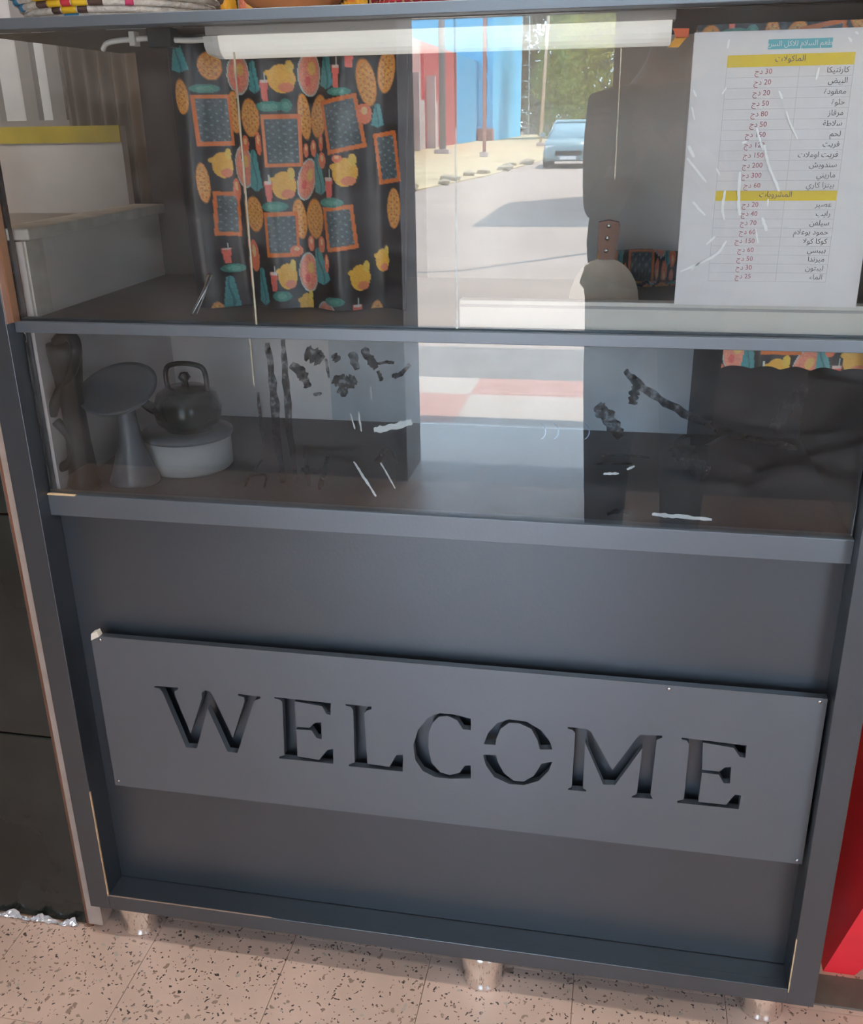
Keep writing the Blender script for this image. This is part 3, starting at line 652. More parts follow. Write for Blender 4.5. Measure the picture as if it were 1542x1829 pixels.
# valance of the print at the right: top strip, and a reflection painted as cloth below the shelf
def flat_cloth(name, u0, u1, v0, v1, y, mu0, mv0, label, wob=0.0):
    H, W = 60, 150; pts = np.zeros((H, W, 3)); U = np.zeros((H, W)); Vv = np.zeros((H, W))
    pa, pb = px(u0, v0, y), px(u1, v1, y)
    for j in range(H):
        for i in range(W):
            t, s = i/(W-1), j/(H-1)
            zlow = pb.z+wob*abs(math.sin(t*math.pi*5))
            pts[j, i] = (pa.x+(pb.x-pa.x)*t, y+0.0015*math.sin(t*40), pa.z+(zlow-pa.z)*s)
            U[j, i] = mu0+(pts[j, i, 0]-pa.x)/UNIT*1.1; Vv[j, i] = mv0+(pa.z-pts[j, i, 2])/UNIT*1.1
    return tag(cloth_mesh(name, pts, paint_cloth(MOT, U, Vv)), label, 'cloth')
flat_cloth('cloth_valance', 1245, 1560, 44, 96, 0.062, 420, 330, 'strip of printed oilcloth hanging above the white price list')
flat_cloth('cloth_reflection', 1292, 1556, 616, 664, 0.056, 350, 640, 'printed strip standing in for an oilcloth reflection under the price list', 0.004)

# ------------------------------------------------------------------ things in the upper case
sp = empty('scraper'); tag(sp, 'rounded pale scraper with riveted brown wooden handle, standing upright', 'scraper')
ysp = 0.20
def pp(P, y): return [(px(u, v, y).x, px(u, v, y).z) for u, v in P]
prism('handle', pp([(1070, 396), (1088, 392), (1106, 396), (1108, 402), (1106, 420), (1098, 462), (1070, 462), (1068, 440)], ysp), ysp-0.008, ysp+0.008, mat('wood_handle', (0.22, 0.075, 0.035), 0.4, var=0.35, vscale=30, stretch=(1, 1, 0.2)), sp)
for u, v in ((1088, 402), (1085, 424), (1083, 446)):
    q = px(u, v, ysp); lathe('rivet', [(0, 0), (0.0032, 0), (0.0026, 0.0012), (0, 0.0016)], STEEL, sp, 12, (q.x, ysp-0.008, q.z), tilt=Matrix.Rotation(math.pi/2, 3, 'X'))
q = px(1080, 500, ysp)
zb = ZS1-0.002
outl = [(-0.046, zb)]
for a in np.linspace(math.pi*0.98, 0.02*math.pi, 15): outl.append((0.048*math.cos(a), zb+0.012+0.060*math.sin(a)))
outl.append((0.046, zb))
zz = px(1084, 460, ysp).z
sc = (zz-zb)/0.072
prism('blade', [(q.x+x, zb+(z-zb)*sc) for x, z in outl], ysp-0.002, ysp+0.002, mat('scraper_blade', (0.56, 0.42, 0.31), 0.45, var=0.15, vscale=20), sp)
rebase(sp)
tong = empty('tongs'); tag(tong, 'thin steel tongs leaning against the printed oilcloth', 'tongs')
for P in ([(376, 490), (366, 516), (342, 566)], [(378, 492), (364, 530), (352, 570)]):
    y0 = 0.105; pts3 = [px(u, v, y0-0.012*k) for k, (u, v) in enumerate(P)]
    pts3[-1].z = max(pts3[-1].z, ZS1+0.002)
    tube('arm', spline(pts3, 6), [0.005-0.0035*k/12 for k in range(13)], STEEL, tong, 8, 0.35)
rebase(tong)
tagp = empty('hanging_label'); tag(tagp, 'small tan torn label on the dark panel by the side ledge', 'label')
prism('paper_piece', pp([(250, 440), (268, 438), (270, 455), (264, 470), (278, 478), (268, 492), (262, 520), (254, 500), (258, 470)], DEPTH-0.023), DEPTH-0.023, DEPTH-0.0205, mat('tan_paper', (0.42, 0.32, 0.22), 0.7, var=0.2, vscale=40), tagp)
rebase(tagp)

# ------------------------------------------------------------------ things in the lower case
ZL = ZM1-0.006
BLK = mat('black_gloss_metal', (0.005, 0.005, 0.006), 0.45, spec=0.2)
pj = empty('coffee_pot'); tag(pj, 'slender black pot with looped handle at the left of the lower case', 'pot')
q = px(95, 790, 0.12)
pcx, pcy = -0.797, 0.080
lathe('body', [(0, 0), (0.025, 0), (0.026, 0.006), (0.022, 0.02), (0.018, 0.07), (0.017, 0.12), (0.020, 0.17), (0.025, 0.21), (0.024, 0.222), (0, 0.226)], BLK, pj, 32, (pcx, pcy, ZL))
tube('handle', spline([px(100, 612, 0.068), px(118, 596, 0.068), px(134, 612, 0.068), px(132, 650, 0.068), px(112, 690, 0.068), px(98, 722, 0.068), px(92, 740, 0.068)], 7), 0.0085, BLK, pj, 12)
tube('lower_loop', spline([px(100, 752, 0.068), px(122, 775, 0.068), px(132, 800, 0.068), px(124, 826, 0.068), px(104, 836, 0.068)], 7), 0.0075, BLK, pj, 12)
rebase(pj)
st = empty('plate_stand'); tag(st, 'grey round plate tilted on a flared pedestal in the lower case', 'stand')
GREY = mat('blue_grey_metal', (0.075, 0.085, 0.10), 0.35, var=0.2, vscale=10)
qc = px(212, 697, 0.115)
T = Matrix.Rotation(math.radians(26), 3, 'X')
lathe('plate', [(0, -0.004), (0.054, -0.004), (0.058, 0.0), (0.060, 0.006), (0.054, 0.004), (0.0, 0.002)], GREY, st, 40, qc, tilt=T)
lathe('pedestal', [(0, 0), (0.038, 0), (0.039, 0.004), (0.032, 0.02), (0.020, 0.06), (0.014, 0.10), (0.012, qc.z-ZL-0.006), (0, qc.z-ZL-0.006)], GREY, st, 32, (qc.x+0.008, 0.115, ZL))
rebase(st)
tb_ = empty('white_tub'); tag(tb_, 'white round tub with grey lid in the lower case', 'tub')
q0, q1 = px(272, 830, 0.20), px(412, 830, 0.20)
rt = (q1.x-q0.x)/2; tcx = (q0.x+q1.x)/2; ztub = px(340, 768, 0.20).z
lathe('tub_body', [(0, 0), (rt*0.95, 0), (rt, 0.004), (rt, ztub-ZL-0.006)], mat('tub_white', (0.46, 0.44, 0.43), 0.45), tb_, 40, (tcx, 0.20, ZL))
lathe('lid', [(0, ztub-ZL-0.006), (rt*1.05, ztub-ZL-0.006), (rt*1.06, ztub-ZL), (rt*0.8, ztub-ZL+0.004), (0, ztub-ZL+0.003)], mat('lid_grey', (0.13, 0.14, 0.155), 0.4), tb_, 40, (tcx, 0.20, ZL))
rebase(tb_)
kt = empty('kettle'); tag(kt, 'small dark green pot standing on the white tub', 'pot')
zk = ztub+0.004
DG = mat('dark_green_enamel', (0.010, 0.015, 0.014), 0.22, spec=0.35)
kx = px(330, 680, 0.2).x
lathe('pot_body', [(0, 0), (0.036, 0), (0.050, 0.014), (0.054, 0.035), (0.046, 0.058), (0.030, 0.068), (0, 0.071)], DG, kt, 36, (kx, 0.20, zk))
lathe('knob', [(0, 0.069), (0.006, 0.069), (0.005, 0.076), (0.010, 0.083), (0.006, 0.090), (0, 0.091)], DG, kt, 20, (kx, 0.20, zk))
tube('spout', spline([(kx-0.04, 0.185, zk+0.03), (kx-0.062, 0.178, zk+0.045), (kx-0.070, 0.175, zk+0.072)], 6), [0.010-0.005*k/12 for k in range(13)], DG, kt, 12)
tube('handle', spline([(kx-0.03, 0.20, zk+0.062), (kx-0.025, 0.20, zk+0.10), (kx+0.03, 0.20, zk+0.10), (kx+0.036, 0.20, zk+0.060)], 8), 0.004, DG, kt, 10)
rebase(kt)

# ------------------------------------------------------------------ things on top of the cabinet
ZT = ZTOP1
YELW = mat('yellow_straw', (0.80, 0.50, 0.02), 0.7); REDW = mat('red_straw', (0.62, 0.04, 0.06), 0.7); BLUW = mat('blue_straw', (0.05, 0.27, 0.50), 0.7); BRNW = mat('dark_straw', (0.09, 0.05, 0.04), 0.7); PNKW = mat('pink_straw', (0.62, 0.06, 0.16), 0.7)
def coil_basket(name, label, cx, cy, r0, flare, ncoil, rc, m, motif):
    b = empty(name, (cx, cy, ZT)); tag(b, label, 'basket')
    for k in range(ncoil):
        r = r0+flare*k; z = rc*0.97+k*rc*1.75
        bm = bmesh.new(); seg, rs_ = 64, 8; V = []
        for i in range(seg):
            a = 2*math.pi*i/seg; V.append([bm.verts.new(((r+rc*math.cos(t))*math.cos(a), (r+rc*math.cos(t))*math.sin(a), z+rc*math.sin(t))) for t in [2*math.pi*q/rs_ for q in range(rs_)]])
        for i in range(seg):
            for q in range(rs_): bm.faces.new((V[i][q], V[(i+1) % seg][q], V[(i+1) % seg][(q+1) % rs_], V[i][(q+1) % rs_]))
        co = bm_obj('coil', bm, m, b, True)
        for (ang, wd, kk, mm) in motif:
            if kk == k:
                pts3 = [((r+0.0006)*math.cos(a), (r+0.0006)*math.sin(a), z) for a in np.linspace(ang-wd/2, ang+wd/2, 6)]
                tube('wrap', pts3, rc*1.08, mm, co, 10)
    lathe('bottom', [(0, 0.001), (r0, 0.001), (r0, 0.005), (0, 0.005)], m, b, 40)
    return b
CREAMW = mat('white_coil_straw', (0.72, 0.68, 0.62), 0.75, var=0.2, vscale=90, bump=0.4, bscale=220)
bx = px(215, 20, 0.16).x
d = -math.pi/2-0.06
motif = [(d, 0.17, 0, BLUW), (d, 0.16, 1, YELW), (d-0.15, 0.1, 1, BRNW), (d+0.15, 0.1, 1, BRNW), (d, 0.10, 2, REDW), (d-0.14, 0.16, 2, YELW), (d+0.14, 0.16, 2, YELW), (d-0.3, 0.14, 2, BRNW), (d+0.3, 0.14, 2, BRNW), (d, 0.3, 3, REDW), (d-0.28, 0.2, 3, YELW), (d+0.28, 0.2, 3, YELW), (d, 0.1, 4, REDW), (d-0.14, 0.16, 4, YELW), (d+0.14, 0.16, 4, YELW), (d, 0.16, 5, YELW),
         (d-0.75, 0.12, 2, BLUW), (d-0.8, 0.2, 3, BLUW), (d-0.85, 0.2, 4, BLUW), (d+0.62, 0.08, 2, PNKW), (d+0.66, 0.2, 3, PNKW), (d+0.66, 0.2, 4, PNKW)]
coil_basket('coiled_basket', 'white coiled basket with yellow, red and blue diamond motif on the cabinet', bx, 0.16, 0.113, 0.0052, 8, 0.0042, CREAMW, motif)
bw = empty('terracotta_bowl', (px(524, 5, 0.15).x, 0.15, ZT)); tag(bw, 'orange terracotta bowl on the cabinet top beside the white basket', 'bowl')
lathe('bowl', [(0, 0), (0.035, 0), (0.038, 0.006), (0.060, 0.02), (0.078, 0.045), (0.082, 0.065), (0.078, 0.065), (0.055, 0.025), (0, 0.01)], mat('terracotta_glaze', (0.62, 0.25, 0.10), 0.4, var=0.1, vscale=10), bw, 40)
lathe('rim_band', [(0.0790, 0.047), (0.0835, 0.056), (0.0840, 0.066), (0.0775, 0.0665)], mat('dark_rim', (0.12, 0.05, 0.03), 0.5), bw, 40)
rb = coil_basket('woven_basket', 'red woven basket with cream zigzag on the cabinet top', px(812, 3, 0.16).x, 0.16, 0.095, 0.003, 9, 0.004, mat('red_coil_straw', (0.50, 0.03, 0.06), 0.7, var=0.2, vscale=80), [])
for k in range(26):
    a = -math.pi+k*math.pi/26
    r = 0.0998
    tube('zigzag', [(r*math.cos(a+(0.06 if q % 2 else 0)*1), r*math.sin(a+(0.06 if q % 2 else 0)), 0.008+0.012*q) for q in range(4)], 0.0022, mat('cream_straw', (0.70, 0.55, 0.30), 0.7) if k == 0 else bpy.data.materials['cream_straw'], rb, 6)
coil_basket('coiled_basket', 'dark brown coiled basket with a yellow diamond at the right of the top', px(1345, 3, 0.13).x, 0.14, 0.10, 0.004, 7, 0.0042, mat('brown_coil_straw', (0.13, 0.075, 0.05), 0.75, var=0.2, vscale=80), [(-math.pi/2, 0.45, 0, BRNW), (-math.pi/2, 0.4, 1, YELW), (-math.pi/2+0.3, 0.16, 1, REDW), (-math.pi/2, 0.3, 2, YELW), (-math.pi/2, 0.5, 3, YELW), (-math.pi/2+0.3, 0.2, 2, REDW)])
H, W = 50, 150; pts = np.zeros((H, W, 3)); U = np.zeros((H, W)); Vv = np.zeros((H, W)); e0, e1 = px(384, 5, 0.30).x, px(660, 5, 0.30).x
for j in range(H):
    for i in range(W):
        t = i/(W-1); pts[j, i] = (e0+(e1-e0)*t, 0.30+0.012*math.sin(t*22), ZT+0.001+0.16*(1-j/(H-1))); U[j, i] = 200+t*(e1-e0)/UNIT; Vv[j, i] = 200+j*12
tag(cloth_mesh('folded_oilcloth', pts, paint_cloth(MOT, U, Vv)), 'printed oilcloth standing behind the terracotta bowl on the cabinet top', 'cloth')

# ------------------------------------------------------------------ tiled counter at the left
ctr = empty('tiled_counter'); tag(ctr, 'counter clad in dark glossy tiles at the left of the cabinet', 'counter')
CX1, CY0 = -0.909, 0.040
box('core', XL+0.01, CX1-0.004, CY0+0.012, 0.60, 0, 1.20, mat('brown_grout', (0.20, 0.10, 0.06), 0.8), ctr)
DT = mat('dark_green_tile', (0.020, 0.024, 0.022), 0.2, var=0.35, vscale=6)
tw = 0.44
for r, (z0, z1) in enumerate(((0.004, 0.408), (0.412, 0.815), (0.819, 1.20))):
    for c in range(3):
        x1 = CX1-c*(tw+0.004); box('tile', max(XL+0.012, x1-tw), x1, CY0, CY0+0.012, z0, z1, DT, ctr, 0.0015)
box('corner_bead', CX1, CX1+0.014, CY0-0.003, CY0+0.010, 0.0, 1.20, mat('brown_bead', (0.17, 0.075, 0.045), 0.35, var=0.4, vscale=25, stretch=(1, 1, 0.1)), ctr, 0.003)
box('worktop', XL+0.01, -0.872, CY0-0.01, 0.74, 1.20, 1.224, mat('brown_stone', (0.24, 0.20, 0.165), 0.35, var=0.15, vscale=9), ctr, 0.002)
rebase(ctr)
struct(box('trim_3', CX1+0.0145, PLx0-0.0005, CY0-0.014, CY0+0.02, 0.020, 1.199, mat('pale_filler', (0.38, 0.31, 0.27), 0.6, var=0.1, vscale=30)), 'pale filler strip between tiled counter and cabinet', 'trim')
# crinkled clear film at the foot of the tiles
random.seed(11)
fl = []
nn = 80
for j in range(7):
    for i in range(nn+1):
        x = -1.32+(CX1-0.012+1.32)*i/nn
        fl.append((x, CY0-0.006-random.uniform(0, 0.007), 0.001+0.020*j/6*(0.6+0.4*math.sin(i*0.5))+random.uniform(0, 0.003)))
film = mesh('plastic_film', fl, [(j*(nn+1)+i, j*(nn+1)+i+1, (j+1)*(nn+1)+i+1, (j+1)*(nn+1)+i) for j in range(6) for i in range(nn)], mat('white_film', (0.75, 0.77, 0.80), 0.12, metal=0.5))
tag(film, 'crinkled shiny film strip along the foot of the dark tiles', 'film')
scr = empty('splash_panel'); tag(scr, 'off white panel edged with yellow tape standing on the counter', 'panel')
pz1 = px(110, 226, 0.47).z; pz0 = px(110, 255, 0.47).z
box('panel', -1.70, -0.868, 0.470, 0.490, 1.2245, pz1, mat('dull_white_board', (0.46, 0.42, 0.39), 0.6, var=0.08, vscale=6), scr)
box('yellow_tape', -1.70, -0.868, 0.4665, 0.470, pz0, pz1+0.001, mat('yellow_tape', (0.38, 0.29, 0.04), 0.5, var=0.2, vscale=14), scr)
rebase(scr)

cw, chh = 60, 12
gc0, gc1 = px(116, 150, 0.66).x, px(246, 150, 0.66).x
vs = [(gc0+(gc1-gc0)*i/cw, 0.66+0.012*math.sin(i*0.55), 1.2245+0.36*j/chh) for j in range(chh+1) for i in range(cw+1)]
cur = mesh('shade_sheet', vs, [(j*(cw+1)+i, j*(cw+1)+i+1, (j+1)*(cw+1)+i+1, (j+1)*(cw+1)+i) for j in range(chh) for i in range(cw)], mat('grey_brown_shade', (0.15, 0.125, 0.105), 0.8, var=0.2, vscale=12), None, True)  # sheet added in a dark tone for the dim wall behind
cur.modifiers.new('thickness', 'SOLIDIFY').thickness = 0.002
tag(cur, 'grey brown sheet added to darken the wall behind the yellow taped panel', 'shade_sheet')
# ------------------------------------------------------------------ red plastic stool at the right
stl = empty('plastic_stool'); tag(stl, 'red plastic stool with flared arched sides beside the cabinet', 'stool')
REDP = mat('red_plastic', (0.86, 0.022, 0.034), 0.38, var=0.06, vscale=10)
sx0, sy0, sw, sh, ins = 0.400, 0.165, 0.50, 0.42, 0.15
def panel(name, corners, arch, m):
    """four-sided sloping panel (bl, br, tr, tl) with an arched opening from below, given thickness"""
    bl, br, tr, tl = [Vector(c) for c in corners]
    f = lambda u, v: (bl*(1-u)+br*u)*(1-v)+(tl*(1-u)+tr*u)*v
    if arch:
        out = [(0, 0), (0.085, 0), (0.13, 0.12), (0.20, 0.27), (0.30, 0.40), (0.42, 0.48), (0.5, 0.50), (0.58, 0.48), (0.70, 0.40), (0.80, 0.27), (0.87, 0.12), (0.915, 0), (1, 0), (1, 1), (0, 1)]
    else:
        out = [(0, 0), (1, 0), (1, 1), (0, 1)]
    P = [f(u, v) for u, v in out]; nrm = (br-bl).cross(tl-bl).normalized()*0.006
    bm = bmesh.new(); a = [bm.verts.new(p) for p in P]; b = [bm.verts.new(p-nrm) for p in P]; k = len(P)
    bm.faces.new(a); bm.faces.new(b[::-1])
    for i in range(k): bm.faces.new((a[i], b[i], b[(i+1) % k], a[(i+1) % k]))
    bmesh.ops.triangulate(bm, faces=[q for q in bm.faces if len(q.verts) > 4])
    return bm_obj(name, bm, m, stl)
x0, x1, y0, y1 = sx0, sx0+sw+0.1, sy0, sy0+sw
X0, X1, Y0, Y1 = x0+ins+0.03, x1-ins-0.03, y0+0.09, y1-0.09
B = [(x0, y0, 0), (x1, y0, 0), (x1, y1, 0), (x0, y1, 0)]; Tt = [(X0, Y0, sh), (X1, Y0, sh), (X1, Y1, sh), (X0, Y1, sh)]
for k in range(4):
    q = (k+1) % 4; panel('side', (B[k], B[q], Tt[q], Tt[k]), k in (0, 2), REDP)
box('seat', X0-0.015, X1+0.015, Y0-0.015, Y1+0.015, sh, sh+0.022, REDP, stl, 0.006)
rebase(stl)

# ------------------------------------------------------------------ the street outside (seen mirrored in the glass)
GZ = CAM.z-1.52
def gpt(X, depth, z=GZ): return Vector((X, sy(depth), z))
def slab(name, poly, z0, z1, m, label, cat):
    bm = bmesh.new(); a = [bm.verts.new((x, sy(dv), z1)) for x, dv in poly]; b = [bm.verts.new((x, sy(dv), z0)) for x, dv in poly]
    k = len(poly); bm.faces.new(a); bm.faces.new(b)
    for i in range(k): bm.faces.new((a[i], b[i], b[(i+1) % k], a[(i+1) % k]))
    return struct(bm_obj(name, bm, m), label, cat)
slab('road', [(-60, 6.9), (60, 6.9), (60, 180), (-60, 180)], GZ-0.3, GZ-0.004, mat('asphalt', (0.37, 0.285, 0.235), 0.85, var=0.1, vscale=0.8), 'pale sunlit asphalt road outside', 'road')
# paving of red and pale setts
def setts():
    m, n, l, p = newmat('red_paving'); tc = n.new('ShaderNodeTexCoord')
    br = n.new('ShaderNodeTexBrick'); br.inputs['Scale'].default_value = 6; br.inputs['Color1'].default_value = (0.44, 0.20, 0.15, 1); br.inputs['Color2'].default_value = (0.52, 0.28, 0.21, 1); br.inputs['Mortar'].default_value = (0.30, 0.22, 0.19, 1)
    ck = n.new('ShaderNodeTexChecker'); ck.inputs['Scale'].default_value = 1.15; l.new(tc.outputs['Object'], ck.inputs['Vector'])
    ck.inputs['Color1'].default_value = (0, 0, 0, 1); ck.inputs['Color2'].default_value = (1, 1, 1, 1)
    mx = n.new('ShaderNodeMix'); mx.data_type = 'RGBA'; l.new(tc.outputs['Object'], br.inputs['Vector']); l.new(ck.outputs['Fac'], mx.inputs['Factor'])
    l.new(br.outputs['Color'], mx.inputs[6]); mx.inputs[7].default_value = (0.46, 0.38, 0.32, 1)
    l.new(mx.outputs[2], p.inputs['Base Color']); p.inputs['Roughness'].default_value = 0.8
    return m
slab('apron', [(-12, 3.93), (12, 3.93), (12, 5.0), (-12, 5.0)], GZ-0.3, GZ, mat('pale_concrete', (0.78, 0.73, 0.68), 0.7, var=0.08, vscale=4), 'pale concrete apron in front of the street door', 'pavement')
slab('pavement', [(-12, 5.0), (12, 5.0), (12, 6.0), (-12, 6.0)], GZ-0.3, GZ, setts(), 'red and pale paved footpath outside the door', 'pavement')
slab('kerb', [(-12, 6.0), (12, 6.0), (12, 6.9), (-12, 6.9)], GZ-0.3, GZ-0.001, mat('kerb_concrete', (0.20, 0.17, 0.145), 0.8, var=0.1, vscale=4), 'beige concrete kerb strip beside the road', 'kerb')
slab('sand_verge', [(-40, 21), (-6.0, 21), (-4.95, 23.6), (-4.1, 30), (-3.5, 40), (-3.4, 60), (-3.5, 110), (-40, 110)], GZ-0.2, GZ+0.02, mat('sand', (0.50, 0.38, 0.23), 0.9, var=0.2, vscale=0.7), 'sandy verge beside the road', 'verge')
struct(box('threshold', DX0, DX1, YF-0.25, YF, -0.06, 0.0, mat('threshold_stone', (0.62, 0.60, 0.58), 0.5)), 'grey stone threshold of the street door', 'threshold')
# canopy over the shop front
cano = empty('shop_canopy'); tag(cano, 'flat canopy projecting over the shop front on the street side', 'canopy')
box('canopy_slab', -3.5, 3.5, sy(3.93+2.36), sy(3.93), 2.45, 2.57, mat('canopy_concrete', (0.45, 0.43, 0.40), 0.8), cano)
for x in (-3.3, 3.3): tube('canopy_post', [(x, sy(6.1), GZ), (x, sy(6.1), 2.45)], 0.05, STEEL, cano, 12)
rebase(cano)
# low rubble along the verge
random.seed(21)
STONE = mat('rubble', (0.42, 0.34, 0.25), 0.9, var=0.2, vscale=4)
for k in range(14):
    dv = 23.8+k*1.1+random.uniform(-.4, .4); X = -4.95+(dv-23.6)*0.105+random.uniform(-.5, .1)
    bm = bmesh.new(); bmesh.ops.create_icosphere(bm, subdivisions=1, radius=random.uniform(0.07, 0.2))
    for v in bm.verts: v.co = Vector((v.co.x*1.4, v.co.y, v.co.z*0.7))*random.uniform(0.8, 1.2)
    o = bm_obj('stone', bm, STONE); o.location = gpt(X, dv, GZ+0.06)
    tag(o, 'loose stone at the edge of the sandy verge', 'stone', 'stones along the verge')
# long wall at the left of the street and the blue building
wl = empty('street_wall'); tag(wl, 'long pink and red boundary wall along the sandy verge', 'wall')
PINK = mat('pink_render', (0.58, 0.32, 0.29), 0.85, var=0.1, vscale=0.5); REDR = mat('red_render', (0.50, 0.10, 0.09), 0.85, var=0.1, vscale=0.5); BLUD = mat('blue_render', (0.08, 0.36, 0.60), 0.8, var=0.05, vscale=0.4)
PALE = mat('pale_render', (0.55, 0.44, 0.40), 0.85, var=0.1, vscale=0.5)
for d0, d1, m in ((40, 58, PINK), (58, 70, REDR), (70, 79.9, BLUD)):
    box('wall_section', -12.3, -11.75, sy(d1), sy(d0), GZ, GZ+5.6, m, wl)
for dv in (46, 50.5, 55, 59.5): box('buttress', -11.75, -11.25, sy(dv+0.35), sy(dv), GZ, GZ+3.9, PALE, wl)
for dv in (44, 48, 52, 56, 60): box('pale_panel', -11.74, -11.68, sy(dv+2.6), sy(dv), GZ+0.02, GZ+2.6, PALE, wl)
rebase(wl)
bb = empty('blue_building'); tag(bb, 'tall bright blue building beyond the pink street wall', 'building')
BLUE = mat('bright_blue_render', (0.10, 0.52, 0.82), 0.8, var=0.05, vscale=0.4)
box('block', -22, -10.65, sy(100), sy(80), GZ, GZ+15, BLUE, bb)
for k in range(5): box('window_slit', -11.35, -11.1, sy(80)-0.03, sy(80)+0.06, GZ+1.7+k*1.55, GZ+2.8+k*1.55, mat('slit_dark', (0.03, 0.05, 0.07), 0.3) if k == 0 else bpy.data.materials['slit_dark'], bb)
box('plinth', -11.9, -10.55, sy(80), sy(79), GZ, GZ+0.9, mat('plinth_red', (0.35, 0.10, 0.08), 0.8), bb)
rebase(bb)
def pole(name, label, X, dv, h, r, m, lean=0.0, base=True):
    p = empty(name); tag(p, label, 'pole')
    tube('shaft', [gpt(X, dv), gpt(X+lean, dv, GZ+h)], [r, r*0.8], m, p, 12)
    if base: box('footing', X-r*2.2, X+r*2.2, sy(dv)-r*2.2, sy(dv)+r*2.2, GZ, GZ+0.22, PALE, p, 0.02)
    rebase(p); return p
pole('utility_pole', 'thick grey utility pole in front of the pink wall', -9.1, 50, 11, 0.17, mat('pole_grey', (0.24, 0.23, 0.23), 0.7))
pole('signal_pole', 'thin red and white pole on the sandy verge', -6.35, 45, 10, 0.085, mat('pole_red', (0.42, 0.20, 0.18), 0.6))
pole('lamp_pole', 'slender cream pole before the green trees', -5.4, 62, 9.5, 0.10, mat('pole_cream', (0.62, 0.50, 0.36), 0.6), lean=0.4)
tw_ = empty('lattice_mast'); tag(tw_, 'pale lattice mast standing in front of the far trees', 'mast')
MA = mat('mast_metal', (0.52, 0.50, 0.46), 0.5)
mxx, mdv = -10.6, 103
for s in (-1, 1): tube('upright', [gpt(mxx+s*0.45, mdv), gpt(mxx+s*0.30, mdv, GZ+13)], 0.07, MA, tw_, 6)
for k in range(9):
    z = GZ+0.7+k*1.4; ww = 0.45-0.15*k/9; tube('rung', [gpt(mxx-ww, mdv, z), gpt(mxx+ww, mdv, z)], 0.06, MA, tw_, 6)
rebase(tw_)
fw = empty('low_wall'); tag(fw, 'low pale wall at the far end of the street', 'wall')
box('wall_run', -11.5, 14, sy(112), sy(111.6), GZ, GZ+1.5, PALE, fw); box('coping', -11.5, 14, sy(112.1), sy(111.5), GZ+1.5, GZ+1.62, MARBLE, fw)
rebase(fw)
# trees
def tree(label, X, dv, h, rx, col, seed, n=2600, ls=0.45):
    random.seed(seed); t = empty('tree', gpt(X, dv)); tag(t, label, 'tree', 'street trees')
    tube('trunk', [(0, 0, 0), (0.1, 0, h*0.25), (0.0, 0.1, h*0.55)], [0.28, 0.2, 0.1], mat('bark', (0.16, 0.12, 0.09), 0.9) if 'bark' not in bpy.data.materials else bpy.data.materials['bark'], t, 10)
    vs, fs = [], []
    blobs = [(random.gauss(0, rx*0.42), random.gauss(0, rx*0.42), h*random.uniform(0.04, 0.90), rx*random.uniform(0.34, 0.55)) for _ in range(26)]
    for i in range(n):
        bx_, by_, bz_, br_ = random.choice(blobs)
        d = Vector((random.gauss(0, 1), random.gauss(0, 1), random.gauss(0, 1))).normalized()*br_*random.uniform(0.7, 1.05)
        c = Vector((bx_, by_, max(0.3, bz_+d.z*1.15)))+Vector((d.x, d.y, 0))
        a = Vector((random.gauss(0, 1), random.gauss(0, 1), random.gauss(0, 1))).normalized(); b = a.orthogonal().normalized()
        k = len(vs); s = ls*random.uniform(0.6, 1.3); e = a.cross(b)*0.12*s
        vs += [c-a*s*.5, c+b*s*.3+e, c+a*s*.5, c-b*s*.3+e]; fs.append((k, k+1, k+2, k+3))
    mesh('foliage', vs, fs, mat('leaf_%d' % seed, col, 0.7, var=0.35, vscale=0.8), t)
    return t
tree('grey green tree beside the blue building at the street end', -14.6, 114, 18, 4.6, (0.24, 0.24, 0.16), 31, 5200, 0.75)
tree('dark olive tree behind the lattice mast', -8.6, 131, 20, 5.0, (0.22, 0.22, 0.13), 32, 5600, 0.75)
tree('tall yellow green tree above the parked car', -4.3, 90, 14.5, 4.2, (0.52, 0.50, 0.15), 33, 4200, 0.55)
tree('dense yellow green tree near the right door jamb', 4.6, 78, 10.5, 3.6, (0.24, 0.25, 0.07), 34, 3000, 0.5)
tree('leafy tree filling the far end of the road', -5.5, 156, 20, 6.5, (0.24, 0.25, 0.14), 35, 4800, 0.9)
# parked car
car = empty('car'); tag(car, 'teal grey hatchback car parked on the road facing the shop', 'car')
PAINT = mat('teal_grey_paint', (0.20, 0.31, 0.33), 0.25, coat=0.6); CG = mat('car_glass', (0.30, 0.45, 0.50), 0.08); TYRE = mat('tyre_rubber', (0.02, 0.02, 0.02), 0.8)
ccx, cdv = -2.05, 34.0
def car_loft(name, secs, m, bev=True):
    """secs: (depth from front, half width, z0, z1, top half width)"""
    vs, fs = [], []
    for dy, hw, z0, z1, tw2 in secs:
        for x, z in ((-hw*0.94, z0), (-hw, z0+(z1-z0)*0.3), (-tw2-(hw-tw2)*0.2, z0+(z1-z0)*0.86), (-tw2*0.92, z1), (tw2*0.92, z1), (tw2+(hw-tw2)*0.2, z0+(z1-z0)*0.86), (hw, z0+(z1-z0)*0.3), (hw*0.94, z0)):
            vs.append(Vector((ccx+x, sy(cdv+dy), GZ+z)))
    k = 8
    for j in range(len(secs)-1):
        for i in range(k): fs.append((j*k+i, j*k+(i+1) % k, (j+1)*k+(i+1) % k, (j+1)*k+i))
    fs += [tuple(range(k)), tuple(range((len(secs)-1)*k, len(secs)*k))]
    bm = bmesh.new(); V = [bm.verts.new(v) for v in vs]
    for f in fs: bm.faces.new([V[i] for i in f])
    return bm_obj(name, bm, m, car, True)
